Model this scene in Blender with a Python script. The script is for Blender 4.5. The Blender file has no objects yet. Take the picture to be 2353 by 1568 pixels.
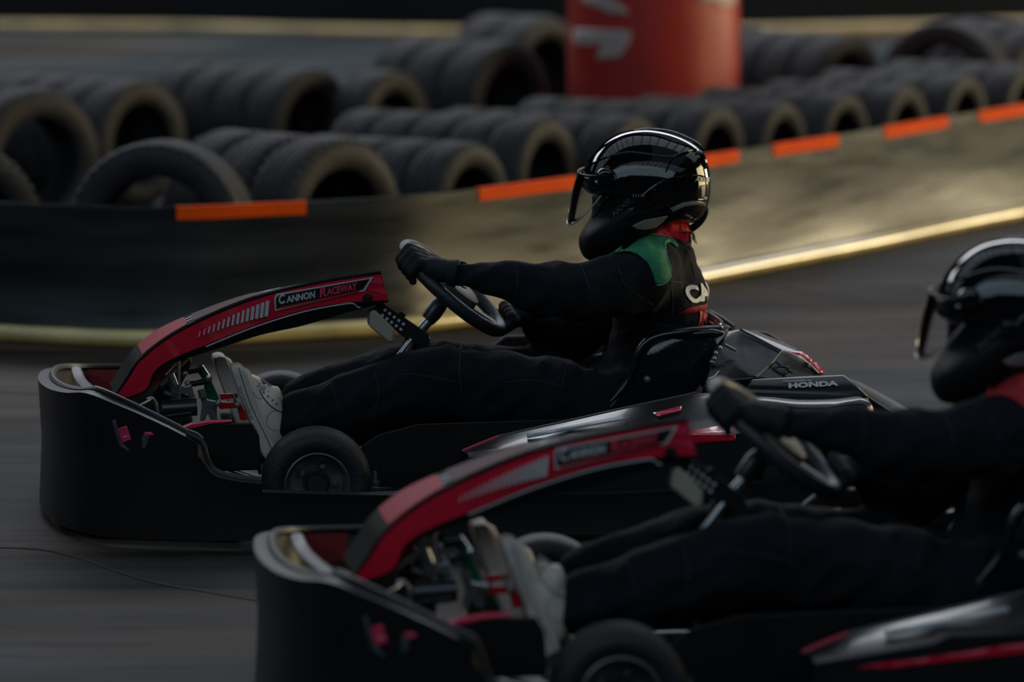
import bpy, bmesh, math, random
from mathutils import Vector, Matrix, noise
from mathutils.bvhtree import BVHTree
from mathutils.geometry import tessellate_polygon
random.seed(7)
SC = bpy.context.scene
COL = SC.collection
R = math.radians
# ------------------------------------------------------------------ camera
FPX, CU, CV, H = 11800.0, 1176.5, 784.0, 1.92
PITCH = math.atan(1474.0/FPX)
cam_d = bpy.data.cameras.new('camera'); cam = bpy.data.objects.new('camera', cam_d); COL.objects.link(cam)
cam.location = (0, 0, H); cam.rotation_euler = (math.pi/2-PITCH, 0, 0)
cam_d.sensor_width = 36.0; cam_d.lens = FPX/2353.0*36.0; cam_d.clip_end = 200
cam_d.dof.use_dof = True; cam_d.dof.focus_distance = 11.9; cam_d.dof.aperture_fstop = 2.6
SC.camera = cam
SC.view_settings.view_transform = 'Standard'; SC.view_settings.look = 'None'
SC.view_settings.gamma = 1; SC.view_settings.use_curve_mapping = False
SC.view_settings.exposure = 0.0
# ------------------------------------------------------------------ world and lights
W = bpy.data.worlds.new('world'); SC.world = W; W.use_nodes = True
W.node_tree.nodes['Background'].inputs[0].default_value = (0.30, 0.45, 0.62, 1)
W.node_tree.nodes['Background'].inputs[1].default_value = 0.05
def area(name, loc, target, sx, sy, power, color):
    l = bpy.data.lights.new(name, 'AREA'); l.shape = 'RECTANGLE'; l.size = sx; l.size_y = sy
    l.energy = power; l.color = color
    o = bpy.data.objects.new(name, l); COL.objects.link(o); o.location = loc
    o.rotation_euler = (Vector(target)-Vector(loc)).to_track_quat('-Z', 'Y').to_euler()
    return o
# daylight through the warm-lit doorway on the right and through the roof glazing, plus an added front fill
area('door_daylight', (15.3, 16.8, 2.3), (0, 16.0, 0.3), 7, 3.8, 270, (1.0, 0.80, 0.45))
area('far_door_daylight', (15.3, 26.2, 2.0), (0.5, 17.5, 0.2), 5, 3.4, 520, (1.0, 0.84, 0.54))
area('roof_daylight_near', (3, 15.5, 8.4), (0, 15, 0), 26, 6, 40, (0.55, 0.78, 1.0))
area('roof_daylight_far', (-2, 29, 8.4), (-2, 27.5, 0), 26, 6, 1700, (0.90, 0.93, 1.0))
area('added_front_fill', (-3, 1.5, 8.4), (-1, 10, 0.5), 30, 7, 640, (0.62, 0.83, 1.0))  # added fill from the camera side; no such roof light there

# ------------------------------------------------------------------ projection helpers (pixels of the photo to points of the place)
FW = Vector((0, math.cos(PITCH), -math.sin(PITCH))); UP = Vector((0, math.sin(PITCH), math.cos(PITCH)))
CAMP = Vector((0, 0, H))
def ray(u, v): return FW + Vector((1, 0, 0))*((u-CU)/FPX) - UP*((v-CV)/FPX)
def on_z(u, v, z=0.0):
    d = ray(u, v); t = (z-H)/d.z; return CAMP+d*t
def on_y(u, v, y):
    d = ray(u, v); return CAMP+d*(y/d.y)
YAW = R(7.3)
RK = Matrix.Rotation(YAW, 4, 'Z')
def kart_origin(u, v):
    P = on_z(u, v); o = RK @ Vector((-0.52, -0.5, 0)); return Vector((P.x-o.x, P.y-o.y, 0))
O1 = kart_origin(728, 1233)
O2 = kart_origin(1420, 1749)
M1 = Matrix.Translation(O1) @ RK; M1i = M1.inverted()
CL = M1i @ CAMP
def K(u, v, w):
    d = M1i.to_3x3() @ ray(u, v); t = (w-CL.y)/d.y; return CL+d*t
def Kdir(u, v): return (M1i.to_3x3() @ ray(u, v)).normalized()

# ------------------------------------------------------------------ materials
MATS = {}
def mat(name, col, rough=0.5, metal=0.0, spec=0.5, bump=0, bscale=60, vary=0.0, vscale=8, emit=None, estr=0,
        coat=0, rvary=0.0, stretch=None, alpha=None, trans=0):
    if name in MATS: return MATS[name]
    m = bpy.data.materials.new(name); m.use_nodes = True; nt = m.node_tree; b = nt.nodes['Principled BSDF']
    b.inputs['Base Color'].default_value = (*col, 1); b.inputs['Roughness'].default_value = rough
    b.inputs['Metallic'].default_value = metal; b.inputs['Specular IOR Level'].default_value = spec
    b.inputs['Coat Weight'].default_value = coat; b.inputs['Coat Roughness'].default_value = 0.05
    if trans: b.inputs['Transmission Weight'].default_value = trans
    tc = nt.nodes.new('ShaderNodeTexCoord'); mp = nt.nodes.new('ShaderNodeMapping')
    nt.links.new(tc.outputs['Object'], mp.inputs[0])
    if stretch: mp.inputs['Scale'].default_value = stretch
    if vary:
        n = nt.nodes.new('ShaderNodeTexNoise'); n.inputs['Scale'].default_value = vscale; n.inputs['Detail'].default_value = 6
        nt.links.new(mp.outputs[0], n.inputs['Vector'])
        r = nt.nodes.new('ShaderNodeValToRGB'); r.color_ramp.elements[0].position = 0.3; r.color_ramp.elements[1].position = 0.7
        r.color_ramp.elements[0].color = (*[max(0, c*(1-vary)) for c in col], 1)
        r.color_ramp.elements[1].color = (*[min(1, c*(1+vary)) for c in col], 1)
        nt.links.new(n.outputs['Fac'], r.inputs[0]); nt.links.new(r.outputs[0], b.inputs['Base Color'])
    if rvary:
        n = nt.nodes.new('ShaderNodeTexNoise'); n.inputs['Scale'].default_value = vscale*1.7; n.inputs['Detail'].default_value = 5
        nt.links.new(mp.outputs[0], n.inputs['Vector'])
        q = nt.nodes.new('ShaderNodeMapRange'); q.inputs['From Min'].default_value = 0.3; q.inputs['From Max'].default_value = 0.7
        q.inputs['To Min'].default_value = max(0.02, rough-rvary); q.inputs['To Max'].default_value = min(1, rough+rvary)
        nt.links.new(n.outputs['Fac'], q.inputs['Value']); nt.links.new(q.outputs[0], b.inputs['Roughness'])
    if bump:
        n = nt.nodes.new('ShaderNodeTexNoise'); n.inputs['Scale'].default_value = bscale; n.inputs['Detail'].default_value = 4
        nt.links.new(mp.outputs[0], n.inputs['Vector'])
        k = nt.nodes.new('ShaderNodeBump'); k.inputs['Strength'].default_value = bump; k.inputs['Distance'].default_value = 0.01
        nt.links.new(n.outputs['Fac'], k.inputs['Height']); nt.links.new(k.outputs[0], b.inputs['Normal'])
    if emit:
        b.inputs['Emission Color'].default_value = (*emit, 1); b.inputs['Emission Strength'].default_value = estr
    MATS[name] = m; return m
BLK = mat('black_plastic', (.0045, .0055, .007), .42, spec=.4, bump=.03, bscale=140, vary=.3)
GLS = mat('glossy_black_plastic', (.004, .005, .007), .31, coat=.15, vary=.2)
RUB = mat('kart_tyre_rubber', (.010, .011, .012), .6, bump=.2, bscale=90, vary=.3, vscale=15)
RED = mat('red_vinyl', (.62, .006, .030), .3, coat=.5, vary=.12, vscale=5)
PNK = mat('pink_red_vinyl', (.74, .035, .095), .3, coat=.5, vary=.15, vscale=9)
WHT = mat('white_print', (.55, .55, .56), .45, vary=.08)
GRY = mat('grey_print', (.24, .26, .29), .4, vary=.1)
MET = mat('brushed_metal', (.36, .37, .38), .32, metal=.9, vary=.15, bump=.05)
DMT = mat('dark_metal', (.07, .075, .08), .35, metal=.8, vary=.2)
GRN = mat('green_paint', (.008, .16, .075), .25, coat=.4, vary=.1)
RPT = mat('red_paint', (.42, .008, .012), .3, coat=.3, vary=.1)
BGE = mat('beige_plastic', (.40, .36, .28), .45, vary=.1)
SUIT = mat('suit_fabric', (.0080, .0100, .0140), .85, spec=.15, bump=.35, bscale=45, vary=.25, vscale=12)
SEAM = mat('suit_stitching', (.026, .031, .040), .8)
GPAT = mat('green_fabric', (.005, .19, .085), .75, bump=.3, bscale=60, vary=.15)
RPAT = mat('red_fabric', (.38, .010, .022), .75, bump=.3, bscale=60, vary=.15)
LGRN = mat('pale_green_piping', (.10, .36, .22), .7)
GLV = mat('glove_fabric', (.005, .006, .007), .75, bump=.3, bscale=80)
SHU = mat('white_leather', (.66, .56, .46), .5, bump=.15, bscale=60, vary=.1, vscale=14)
SOL = mat('white_rubber_sole', (.56, .48, .42), .6, bump=.15, bscale=90, vary=.12)
LAC = mat('lace_white', (.36, .36, .38), .8)
LIN = mat('shoe_dark_stitch', (.05, .05, .055), .8)
HEL = mat('helmet_gloss_black', (.003, .0035, .005), .045, spec=.5, coat=.35)
HLN = mat('helmet_lining', (.012, .012, .014), .9)
HAIR = mat('blond_hair', (.42, .29, .15), .55)
TYR = mat('old_tyre_rubber', (.019, .020, .022), .66, bump=.4, bscale=40, vary=.35, vscale=9)
def glass_mat():
    m = bpy.data.materials.new('clear_visor'); m.use_nodes = True; nt = m.node_tree
    b = nt.nodes['Principled BSDF']; nt.nodes.remove(b)
    t = nt.nodes.new('ShaderNodeBsdfTransparent'); t.inputs[0].default_value = (.93, .95, .97, 1)
    g = nt.nodes.new('ShaderNodeBsdfGlossy'); g.inputs['Roughness'].default_value = .06
    f = nt.nodes.new('ShaderNodeLayerWeight'); f.inputs['Blend'].default_value = .06
    mx = nt.nodes.new('ShaderNodeMixShader'); o = nt.nodes['Material Output']
    nt.links.new(f.outputs['Fresnel'], mx.inputs[0]); nt.links.new(t.outputs[0], mx.inputs[1]); nt.links.new(g.outputs[0], mx.inputs[2])
    nt.links.new(mx.outputs[0], o.inputs[0]); return m
GLA = glass_mat()

# ------------------------------------------------------------------ object helpers
def empty(name, label, cat, M=None, group=None):
    o = bpy.data.objects.new(name, None); COL.objects.link(o)
    if M is not None: o.matrix_world = M
    o['label'] = label; o['category'] = cat
    if group: o['group'] = group
    return o
def link(name, me, m, parent=None, smooth=True, label=None, bevel=0, angle=40):
    o = bpy.data.objects.new(name, me); COL.objects.link(o)
    if m is not None and not me.materials: me.materials.append(m)
    if parent is not None: o.parent = parent
    for p in me.polygons: p.use_smooth = smooth
    if smooth: sharp(me, angle)
    if label: o['label'] = label
    if bevel:
        b = o.modifiers.new('bevel', 'BEVEL'); b.width = bevel; b.segments = 2; b.limit_method = 'ANGLE'; b.angle_limit = R(35)
    return o
def sharp(me, angle):
    bm = bmesh.new(); bm.from_mesh(me); a = R(angle)
    for e in bm.edges:
        if len(e.link_faces) == 2 and e.calc_face_angle(0) > a: e.smooth = False
    bm.to_mesh(me); bm.free()
def bm_mesh(bm, name, recalc=True):
    if recalc: bmesh.ops.recalc_face_normals(bm, faces=bm.faces)
    me = bpy.data.meshes.new(name); bm.to_mesh(me); bm.free(); return me
def tag(o, label, cat, group=None):
    o['label'] = label; o['category'] = cat
    if group: o['group'] = group
    return o
def catmull(pts, n=6, closed=False):
    pts = [Vector(p) for p in pts]; N = len(pts); out = []
    segs = N if closed else N-1
    for i in range(segs):
        if closed: p0, p1, p2, p3 = pts[(i-1) % N], pts[i], pts[(i+1) % N], pts[(i+2) % N]
        else: p0, p1, p2, p3 = pts[max(i-1, 0)], pts[i], pts[i+1], pts[min(i+2, N-1)]
        for k in range(n):
            t = k/n
            out.append(.5*((2*p1)+(-p0+p2)*t+(2*p0-5*p1+4*p2-p3)*t*t+(-p0+3*p1-3*p2+p3)*t**3))
    if not closed: out.append(pts[-1].copy())
    return out
def add_tube(bm, pts, rad, seg=10, closed=False, flat=1.0):
    pts = [Vector(p) for p in pts]; N = len(pts); rings = []
    rads = list(rad) if isinstance(rad, (list, tuple)) else [rad]*N
    if len(rads) != N:
        M_ = len(rads)-1; rads = [rads[min(int(i/(N-1)*M_), M_-1)]+(rads[min(int(i/(N-1)*M_), M_-1)+1]-rads[min(int(i/(N-1)*M_), M_-1)])*(i/(N-1)*M_-min(int(i/(N-1)*M_), M_-1)) for i in range(N)]
    prev = None
    for i, p in enumerate(pts):
        if closed: t = pts[(i+1) % N]-pts[(i-1) % N]
        else: t = pts[min(i+1, N-1)]-pts[max(i-1, 0)]
        if t.length < 1e-9: t = Vector((1, 0, 0))
        t.normalize()
        if prev is None:
            a = Vector((0, 0, 1)) if abs(t.z) < .9 else Vector((0, 1, 0)); n = (a-t*a.dot(t)).normalized()
        else: n = (prev-t*prev.dot(t)).normalized()
        prev = n; b = t.cross(n)
        rings.append([bm.verts.new(p+(n*math.cos(2*math.pi*k/seg)*flat+b*math.sin(2*math.pi*k/seg))*rads[i]) for k in range(seg)])
    for i in range(N if closed else N-1):
        A, B = rings[i], rings[(i+1) % N]
        for k in range(seg): bm.faces.new((A[k], A[(k+1) % seg], B[(k+1) % seg], B[k]))
    if not closed: bm.faces.new(rings[0][::-1]); bm.faces.new(rings[-1])
def tube(name, pts, rad, m, parent=None, seg=10, closed=False, smooth_pts=0, label=None, flat=1.0):
    if smooth_pts: pts = catmull(pts, smooth_pts, closed)
    bm = bmesh.new(); add_tube(bm, pts, rad, seg, closed, flat); return link(name, bm_mesh(bm, name), m, parent, label=label)
def add_prism(bm, pts, off):
    pts = [Vector(p) for p in pts]; off = Vector(off)
    a = [bm.verts.new(p) for p in pts]; b = [bm.verts.new(p+off) for p in pts]; n = len(a)
    for i in range(n): bm.faces.new((a[i], a[(i+1) % n], b[(i+1) % n], b[i]))
    for tri in tessellate_polygon([pts]):
        bm.faces.new([a[i] for i in tri]); bm.faces.new([b[i] for i in tri][::-1])
def plate(name, px, w0, w1, m, parent, bevel=.002, label=None):
    """flat plate cut to an outline, standing in the plane w0 and thick up to w1 (kart space)"""
    pts = [K(u, v, w0) for u, v in px]; bm = bmesh.new(); add_prism(bm, pts, (0, w1-w0, 0))
    bmesh.ops.dissolve_limit(bm, angle_limit=.01, verts=bm.verts, edges=bm.edges)
    return link(name, bm_mesh(bm, name), m, parent, smooth=False, bevel=bevel, label=label)
def hull(name, pts, m, parent, bevel=.01, label=None, seg=3):
    bm = bmesh.new(); 
    for p in pts: bm.verts.new(p)
    r = bmesh.ops.convex_hull(bm, input=bm.verts)
    for v in [v for v in bm.verts if not v.link_faces]: bm.verts.remove(v)
    bmesh.ops.dissolve_limit(bm, angle_limit=.12, verts=bm.verts, edges=bm.edges)
    o = link(name, bm_mesh(bm, name), m, parent, label=label, bevel=bevel)
    if bevel: o.modifiers['bevel'].segments = seg; o.modifiers['bevel'].angle_limit = R(12)
    return o
def box_pts(x0, x1, y0, y1, z0, z1): return [(x, y, z) for x in (x0, x1) for y in (y0, y1) for z in (z0, z1)]
def loft(bm, sections, closed_sec=True, cap=True, closed_path=False):
    rings = [[bm.verts.new(p) for p in s] for s in sections]; n = len(rings[0]); N = len(rings)
    for i in range(N if closed_path else N-1):
        A, B = rings[i], rings[(i+1) % N]
        for k in range(n if closed_sec else n-1):
            try: bm.faces.new((A[k], A[(k+1) % n], B[(k+1) % n], B[k]))
            except ValueError: pass
    if cap and closed_sec and not closed_path: bm.faces.new(rings[0][::-1]); bm.faces.new(rings[-1])
    return rings
def lathe(bm, prof, axis='Y', seg=48, center=(0, 0, 0)):
    c = Vector(center); rings = []
    for r, h in prof:
        ring = []
        for k in range(seg):
            a = 2*math.pi*k/seg; ring.append(bm.verts.new(c+Vector((r*math.cos(a), h, r*math.sin(a)))))
        rings.append(ring)
    for i in range(len(rings)-1):
        for k in range(seg): bm.faces.new((rings[i][k], rings[i][(k+1) % seg], rings[i+1][(k+1) % seg], rings[i+1][k]))
    return rings
def bake_mods(o):
    dg = bpy.context.evaluated_depsgraph_get(); dg.update(); ev = o.evaluated_get(dg)
    me = bpy.data.meshes.new_from_object(ev); return me
def blob(name, caps, voxel, m, parent, disp=0, dsize=.06, smooth=4, folds=None):
    """one continuous skin grown over tapered limbs: list of (p0, r0, p1, r1[, lateral scale])"""
    bm = bmesh.new()
    for c in caps:
        p0, r0, p1, r1 = Vector(c[0]), c[1], Vector(c[2]), c[3]; ls = c[4] if len(c) > 4 else 1.0
        t = (p1-p0); L = t.length; t.normalize() if L > 1e-6 else None
        if L < 1e-6: t = Vector((0, 0, 1))
        a = Vector((0, 1, 0)) if abs(t.y) < .9 else Vector((1, 0, 0)); b = (a-t*a.dot(t)).normalized(); n = t.cross(b)
        secs = []
        for i in range(7):
            f = -math.pi/2*(1-i/6); secs.append((p0+t*r0*math.sin(f), r0*math.cos(f)+1e-4))
        for i in range(1, 7):
            f = math.pi/2*i/6
            if i == 1: secs.append((p1, r1))
            secs.append((p1+t*r1*math.sin(f), r1*math.cos(f)+1e-4))
        rings = [[q+(b*ls*math.cos(2*math.pi*k/20)+n*math.sin(2*math.pi*k/20))*r for k in range(20)] for q, r in secs]
        loft(bm, rings)
    me = bm_mesh(bm, name+'_raw'); o = bpy.data.objects.new(name+'_raw', me); COL.objects.link(o)
    r = o.modifiers.new('r', 'REMESH'); r.mode = 'VOXEL'; r.voxel_size = voxel
    s = o.modifiers.new('s', 'SMOOTH'); s.iterations = smooth; s.factor = .5
    out = bake_mods(o); bpy.data.objects.remove(o); out.name = name
    if folds or disp:
        for v in out.vertices:
            p = v.co; d = 0
            if disp: d += disp*(noise.noise(p/dsize)+.5*noise.noise(p/dsize*2.3))
            if folds: d += folds(p)
            v.co = p+v.normal*d
    return link(name, out, m, parent, angle=180)
def bvh(o):
    me = bake_mods(o); return BVHTree.FromPolygons([v.co.copy() for v in me.vertices], [list(p.vertices) for p in me.polygons])
def conform(bm, tree, proj, off):
    dead = []
    for v in bm.verts:
        org, d = proj(v.co); hit, nor, idx, dist = tree.ray_cast(org, d)
        if hit is None: dead.append(v); continue
        if nor.dot(d) > 0: nor = -nor
        v.co = hit+nor*off
    bmesh.ops.delete(bm, geom=dead, context='VERTS')
def grid_cut(bm, step, w):
    xs = [v.co.x for v in bm.verts]; ys = [v.co.y for v in bm.verts]
    for lo, hi, ax in ((min(xs), max(xs), 0), (min(ys), max(ys), 1)):
        t = lo+step
        while t < hi:
            c = [0, 0, 0]; c[ax] = t; n = [0, 0, 0]; n[ax] = 1
            bmesh.ops.bisect_plane(bm, geom=bm.verts[:]+bm.edges[:]+bm.faces[:], plane_co=c, plane_no=n); t += step
cam_proj = lambda co: (CL, Kdir(co.x, co.y))
def decal(name, px, tree, m, parent, step=5, off=.002, thick=.0015, label=None, proj=cam_proj):
    """patch of cloth or vinyl cut to an outline and laid onto a curved surface"""
    bm = bmesh.new(); vs = [bm.verts.new((u, v, 0)) for u, v in px]
    for tri in tessellate_polygon([[v.co for v in vs]]): bm.faces.new([vs[i] for i in tri])
    grid_cut(bm, step, 0); conform(bm, tree, proj, off)
    o = link(name, bm_mesh(bm, name, False), m, parent, label=label); s = o.modifiers.new('s', 'SOLIDIFY'); s.thickness = thick; s.offset = 0
    return o
def text_mesh(body, size=1.0, shear=0.0, bold=0.0, space=1.0):
    c = bpy.data.curves.new('t', 'FONT'); c.body = body; c.size = size; c.shear = shear; c.offset = bold; c.space_character = space
    c.resolution_u = 3; c.align_x = 'LEFT'
    o = bpy.data.objects.new('t', c); COL.objects.link(o); me = bake_mods(o); bpy.data.objects.remove(o)
    xs = [v.co.x for v in me.vertices]; ys = [v.co.y for v in me.vertices]
    return me, min(xs), max(xs), min(ys), max(ys)
def text_px(name, body, p0, p1, h, m, parent, w=None, tree=None, off=.002, proj=cam_proj, shear=0.0, bold=0.0, step=4, ydir=-1, label=None):
    """lettering: runs from p0 to p1 along its foot line, h tall; flat in plane w, or laid on a surface"""
    me, x0, x1, y0, y1 = text_mesh(body, 1, shear, bold)
    p0 = Vector(p0); p1 = Vector(p1); d = (p1-p0); n = Vector((d.y, -d.x)).normalized()*(1 if ydir < 0 else -1)
    bm = bmesh.new(); bm.from_mesh(me)
    for v in bm.verts:
        q = p0+d*((v.co.x-x0)/(x1-x0))+n*h*((v.co.y-y0)/(y1-y0)); v.co = Vector((q.x, q.y, 0))
    if tree is not None:
        grid_cut(bm, step, 0); conform(bm, tree, proj, off)
    else:
        for v in bm.verts: v.co = K(v.co.x, v.co.y, w(v.co.x) if callable(w) else w)
    o = link(name, bm_mesh(bm, name, False), m, parent, smooth=False, label=label)
    s = o.modifiers.new('s', 'SOLIDIFY'); s.thickness = .001; s.offset = 0
    return o
def surf_line(name, px, tree, rad, m, parent, off=.0005, n=5):
    pts = catmull([(u, v, 0) for u, v in px], n); out = []
    for p in pts:
        o_, d = cam_proj(p); hit, nor, i, dist = tree.ray_cast(o_, d)
        if hit is None: continue
        out.append(hit+(nor if nor.dot(d) < 0 else -nor)*off)
    if len(out) < 2: return None
    bm = bmesh.new(); add_tube(bm, out, rad, 6); return link(name, bm_mesh(bm, name), m, parent)
def copy_tree(o, parent=None):
    c = o.copy(); COL.objects.link(c)
    if parent is not None: c.parent = parent
    for ch in list(o.children): copy_tree(ch, c)
    return c
def struct(o, kind='structure'): o['kind'] = kind; return o
def simple_box(name, x0, x1, y0, y1, z0, z1, m, parent=None, bevel=0):
    bm = bmesh.new(); add_prism(bm, [(x0, y0, z0), (x1, y0, z0), (x1, y1, z0), (x0, y1, z0)], (0, 0, z1-z0))
    return link(name, bm_mesh(bm, name), m, parent, smooth=False, bevel=bevel)

# ================================================================== THE HALL
def floor_mat():
    m = bpy.data.materials.new('worn_track_floor'); m.use_nodes = True; nt = m.node_tree; b = nt.nodes['Principled BSDF']
    tc = nt.nodes.new('ShaderNodeTexCoord')
    def ns(scale, sc, detail=6):
        mp = nt.nodes.new('ShaderNodeMapping'); mp.inputs['Scale'].default_value = scale; mp.inputs['Rotation'].default_value = (0, 0, R(-6))
        nt.links.new(tc.outputs['Object'], mp.inputs[0]); n = nt.nodes.new('ShaderNodeTexNoise')
        n.inputs['Scale'].default_value = sc; n.inputs['Detail'].default_value = detail
        nt.links.new(mp.outputs[0], n.inputs['Vector']); return n
    a = ns((.55, 1.5, 1), 1.1, 7); c = ns((.30, 2.4, 1), 3.2, 6); e = ns((1, 1, 1), .35, 3); w = ns((.35, 1, 1), .55, 2)
    r1 = nt.nodes.new('ShaderNodeValToRGB'); r1.color_ramp.elements[0].position = .34; r1.color_ramp.elements[1].position = .68
    r1.color_ramp.elements[0].color = (.014, .016, .017, 1); r1.color_ramp.elements[1].color = (.095, .089, .082, 1)
    nt.links.new(a.outputs['Fac'], r1.inputs[0])
    r2 = nt.nodes.new('ShaderNodeValToRGB'); r2.color_ramp.elements[0].position = .36; r2.color_ramp.elements[1].position = .50
    r2.color_ramp.elements[0].color = (.22, .22, .23, 1); r2.color_ramp.elements[1].color = (1, 1, 1, 1)
    nt.links.new(c.outputs['Fac'], r2.inputs[0])
    r3 = nt.nodes.new('ShaderNodeValToRGB'); r3.color_ramp.elements[0].position = .45; r3.color_ramp.elements[1].position = .56
    r3.color_ramp.elements[0].color = (.74, .94, 1.08, 1); r3.color_ramp.elements[1].color = (1.12, .92, .78, 1)
    nt.links.new(w.outputs['Fac'], r3.inputs[0])
    mx0 = nt.nodes.new('ShaderNodeMix'); mx0.data_type = 'RGBA'; mx0.blend_type = 'MULTIPLY'; mx0.inputs['Factor'].default_value = 1
    nt.links.new(r1.outputs[0], mx0.inputs['A']); nt.links.new(r3.outputs[0], mx0.inputs['B'])
    mx = nt.nodes.new('ShaderNodeMix'); mx.data_type = 'RGBA'; mx.blend_type = 'MULTIPLY'; mx.inputs['Factor'].default_value = .8
    nt.links.new(mx0.outputs['Result'], mx.inputs['A']); nt.links.new(r2.outputs[0], mx.inputs['B'])
    nt.links.new(mx.outputs['Result'], b.inputs['Base Color'])
    q = nt.nodes.new('ShaderNodeMapRange'); b.inputs['Specular IOR Level'].default_value = .10; q.inputs['To Min'].default_value = .50; q.inputs['To Max'].default_value = .78
    nt.links.new(e.outputs['Fac'], q.inputs['Value']); nt.links.new(q.outputs[0], b.inputs['Roughness'])
    k = nt.nodes.new('ShaderNodeBump'); k.inputs['Strength'].default_value = .25; k.inputs['Distance'].default_value = .01
    g = ns((1, 3, 1), 18, 5); nt.links.new(g.outputs['Fac'], k.inputs['Height']); nt.links.new(k.outputs[0], b.inputs['Normal'])
    return m
struct(simple_box('floor', -22, 16, -8, 44, -.2, 0, floor_mat()))
WALL = mat('dark_cladding', (.030, .036, .045), .8, vary=.3, vscale=2, bump=.2, bscale=6)
ROOF = mat('dark_roof', (.022, .026, .032), .8, vary=.3, vscale=2)
struct(simple_box('wall_back', -22, 16, 44, 44.3, 0, 9, WALL))
struct(simple_box('wall_front', -22, 16, -8.3, -8, 0, 9, WALL))
struct(simple_box('wall_left', -22.3, -22, -8, 44, 0, 9, WALL))
# right wall with two wide doorways
struct(simple_box('wall_right', 16, 16.3, -8, 12.8, 0, 9, WALL))
struct(simple_box('wall_right_between_doors', 16, 16.3, 20.8, 23.6, 0, 9, WALL))
struct(simple_box('wall_right_far', 16, 16.3, 28.8, 44, 0, 9, WALL))
struct(simple_box('wall_right_above_door', 16, 16.3, 12.8, 20.8, 4.3, 9, WALL))
struct(simple_box('wall_right_above_far_door', 16, 16.3, 23.6, 28.8, 3.8, 9, WALL))
DAY = mat('bright_warm_daylight_pane', (.5, .45, .35), .5, emit=(1.0, .78, .42), estr=5.0)
SKY = mat('roof_glazing_daylight', (.4, .45, .5), .5, emit=(.72, .84, 1.0), estr=.6)
struct(simple_box('door_1', 16.2, 16.25, 12.8, 20.8, 0, 4.3, DAY)); struct(simple_box('door_2', 16.2, 16.25, 23.6, 28.8, 0, 3.8, DAY))
for i, y in enumerate((12.8, 15.5, 18.1, 20.8, 23.6, 26.2, 28.8)): struct(simple_box('trim_%d' % (i+1), 15.96, 16.1, y-.06, y+.06, 0, 4.3 if y < 22 else 3.8, WALL))
# ceiling in two slabs with a long glazed roof light between, glazing bars below the glass
struct(simple_box('ceiling', -22, 16, 4.2, 12.2, 9, 9.2, ROOF)); struct(simple_box('ceiling_front', -22, 16, -8, -1, 9, 9.2, ROOF)); struct(simple_box('ceiling_middle', -22, 16, 19, 26, 9, 9.2, ROOF)); struct(simple_box('ceiling_far', -22, 16, 32, 44, 9, 9.2, ROOF))
struct(simple_box('window_2', -22, 16, 26, 32, 9.1, 9.15, SKY))
struct(simple_box('front_fill_pane', -22, 16, -1, 4.2, 9.1, 9.15, mat('front_fill_glow', (.4, .45, .5), .5, emit=(.6, .8, 1.0), estr=.35)))  # glowing pane added to go with the front fill lamp
sk = struct(simple_box('window_1', -22, 16, 12.2, 19, 9.1, 9.15, SKY))
bars = bmesh.new()
for i in range(33):
    x = -21.5+i*1.15; add_prism(bars, [(x-.05, 12.2, 8.9), (x+.05, 12.2, 8.9), (x+.05, 19, 8.9), (x-.05, 19, 8.9)], (0, 0, .15)); add_prism(bars, [(x-.05, 26, 8.9), (x+.05, 26, 8.9), (x+.05, 32, 8.9), (x-.05, 32, 8.9)], (0, 0, .15)); add_prism(bars, [(x-.05, -1, 8.9), (x+.05, -1, 8.9), (x+.05, 4.2, 8.9), (x-.05, 4.2, 8.9)], (0, 0, .15))  # last bar of each set spans the added front pane
for y in (13.6, 15.0, 16.3, 17.6):
    add_prism(bars, [(-22, y-.05, 8.88), (16, y-.05, 8.88), (16, y+.05, 8.88), (-22, y+.05, 8.88)], (0, 0, .1))
struct(link('window_bars', bm_mesh(bars, 'window_bars'), ROOF, smooth=False))

JNT = mat('dark_floor_joint', (.010, .010, .010), .8)
for i, q in enumerate(([(-60, 1258), (120, 1266), (330, 1332), (480, 1360), (660, 1392)], [(-60, 900), (60, 903), (125, 908)], [(1700, 640), (1950, 690), (2100, 700)], [(-40, 190), (200, 200), (330, 215)])):
    P = catmull([on_z(u, v, .0015) for u, v in q], 6); bm = bmesh.new(); ss = []
    for k, p in enumerate(P):
        w_ = .010*(1+.5*noise.noise(p*3)); ss.append([p-Vector((0, w_, 0)), p+Vector((0, w_, 0)), p+Vector((0, w_, -.001)), p+Vector((0, -w_, -.001))])
    loft(bm, ss); struct(link('trim_%d' % (20+i), bm_mesh(bm, 'joint'), JNT, smooth=False))
# ------------------------------------------------------------------ near barrier: belt, orange strips, yellow hose
hose_px = [(-420, 742), (-200, 752), (0, 765), (150, 773), (300, 779), (450, 777), (600, 769), (750, 760), (900, 750), (1040, 736), (1200, 713),
           (1400, 680), (1625, 634), (1800, 599), (2000, 560), (2200, 517), (2353, 487), (2550, 445), (2800, 400)]
hose = catmull([on_z(u, v, .027) for u, v in hose_px], 8)
HOSE = mat('yellow_hose_plastic', (.80, .62, .22), .20, spec=1.0, coat=1.0, vary=.25, vscale=5)
o = tube('yellow_hose', hose, .026, HOSE, seg=16)
tag(o, 'long yellow plastic hose lying at the foot of the near track barrier', 'hose')
def inward(path, i):
    a = path[max(i-1, 0)]; b = path[min(i+1, len(path)-1)]; t = (b-a); t.z = 0; t.normalize(); return Vector((-t.y, t.x, 0))
belt_path = [Vector((p.x, p.y, 0))+inward(hose, i)*.062 for i, p in enumerate(hose)]
BH = .415
def belt_mat():
    return mat('conveyor_belt_rubber', (.026, .032, .034), .28, spec=.36, bump=.16, bscale=1.6, vary=.55, vscale=2.4, rvary=.10, stretch=(.6, .6, 5))
bt = empty('track_barrier', 'low barrier of dark rubber belting with orange strips along its top edge', 'barrier')
bm = bmesh.new(); secs = []
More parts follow.
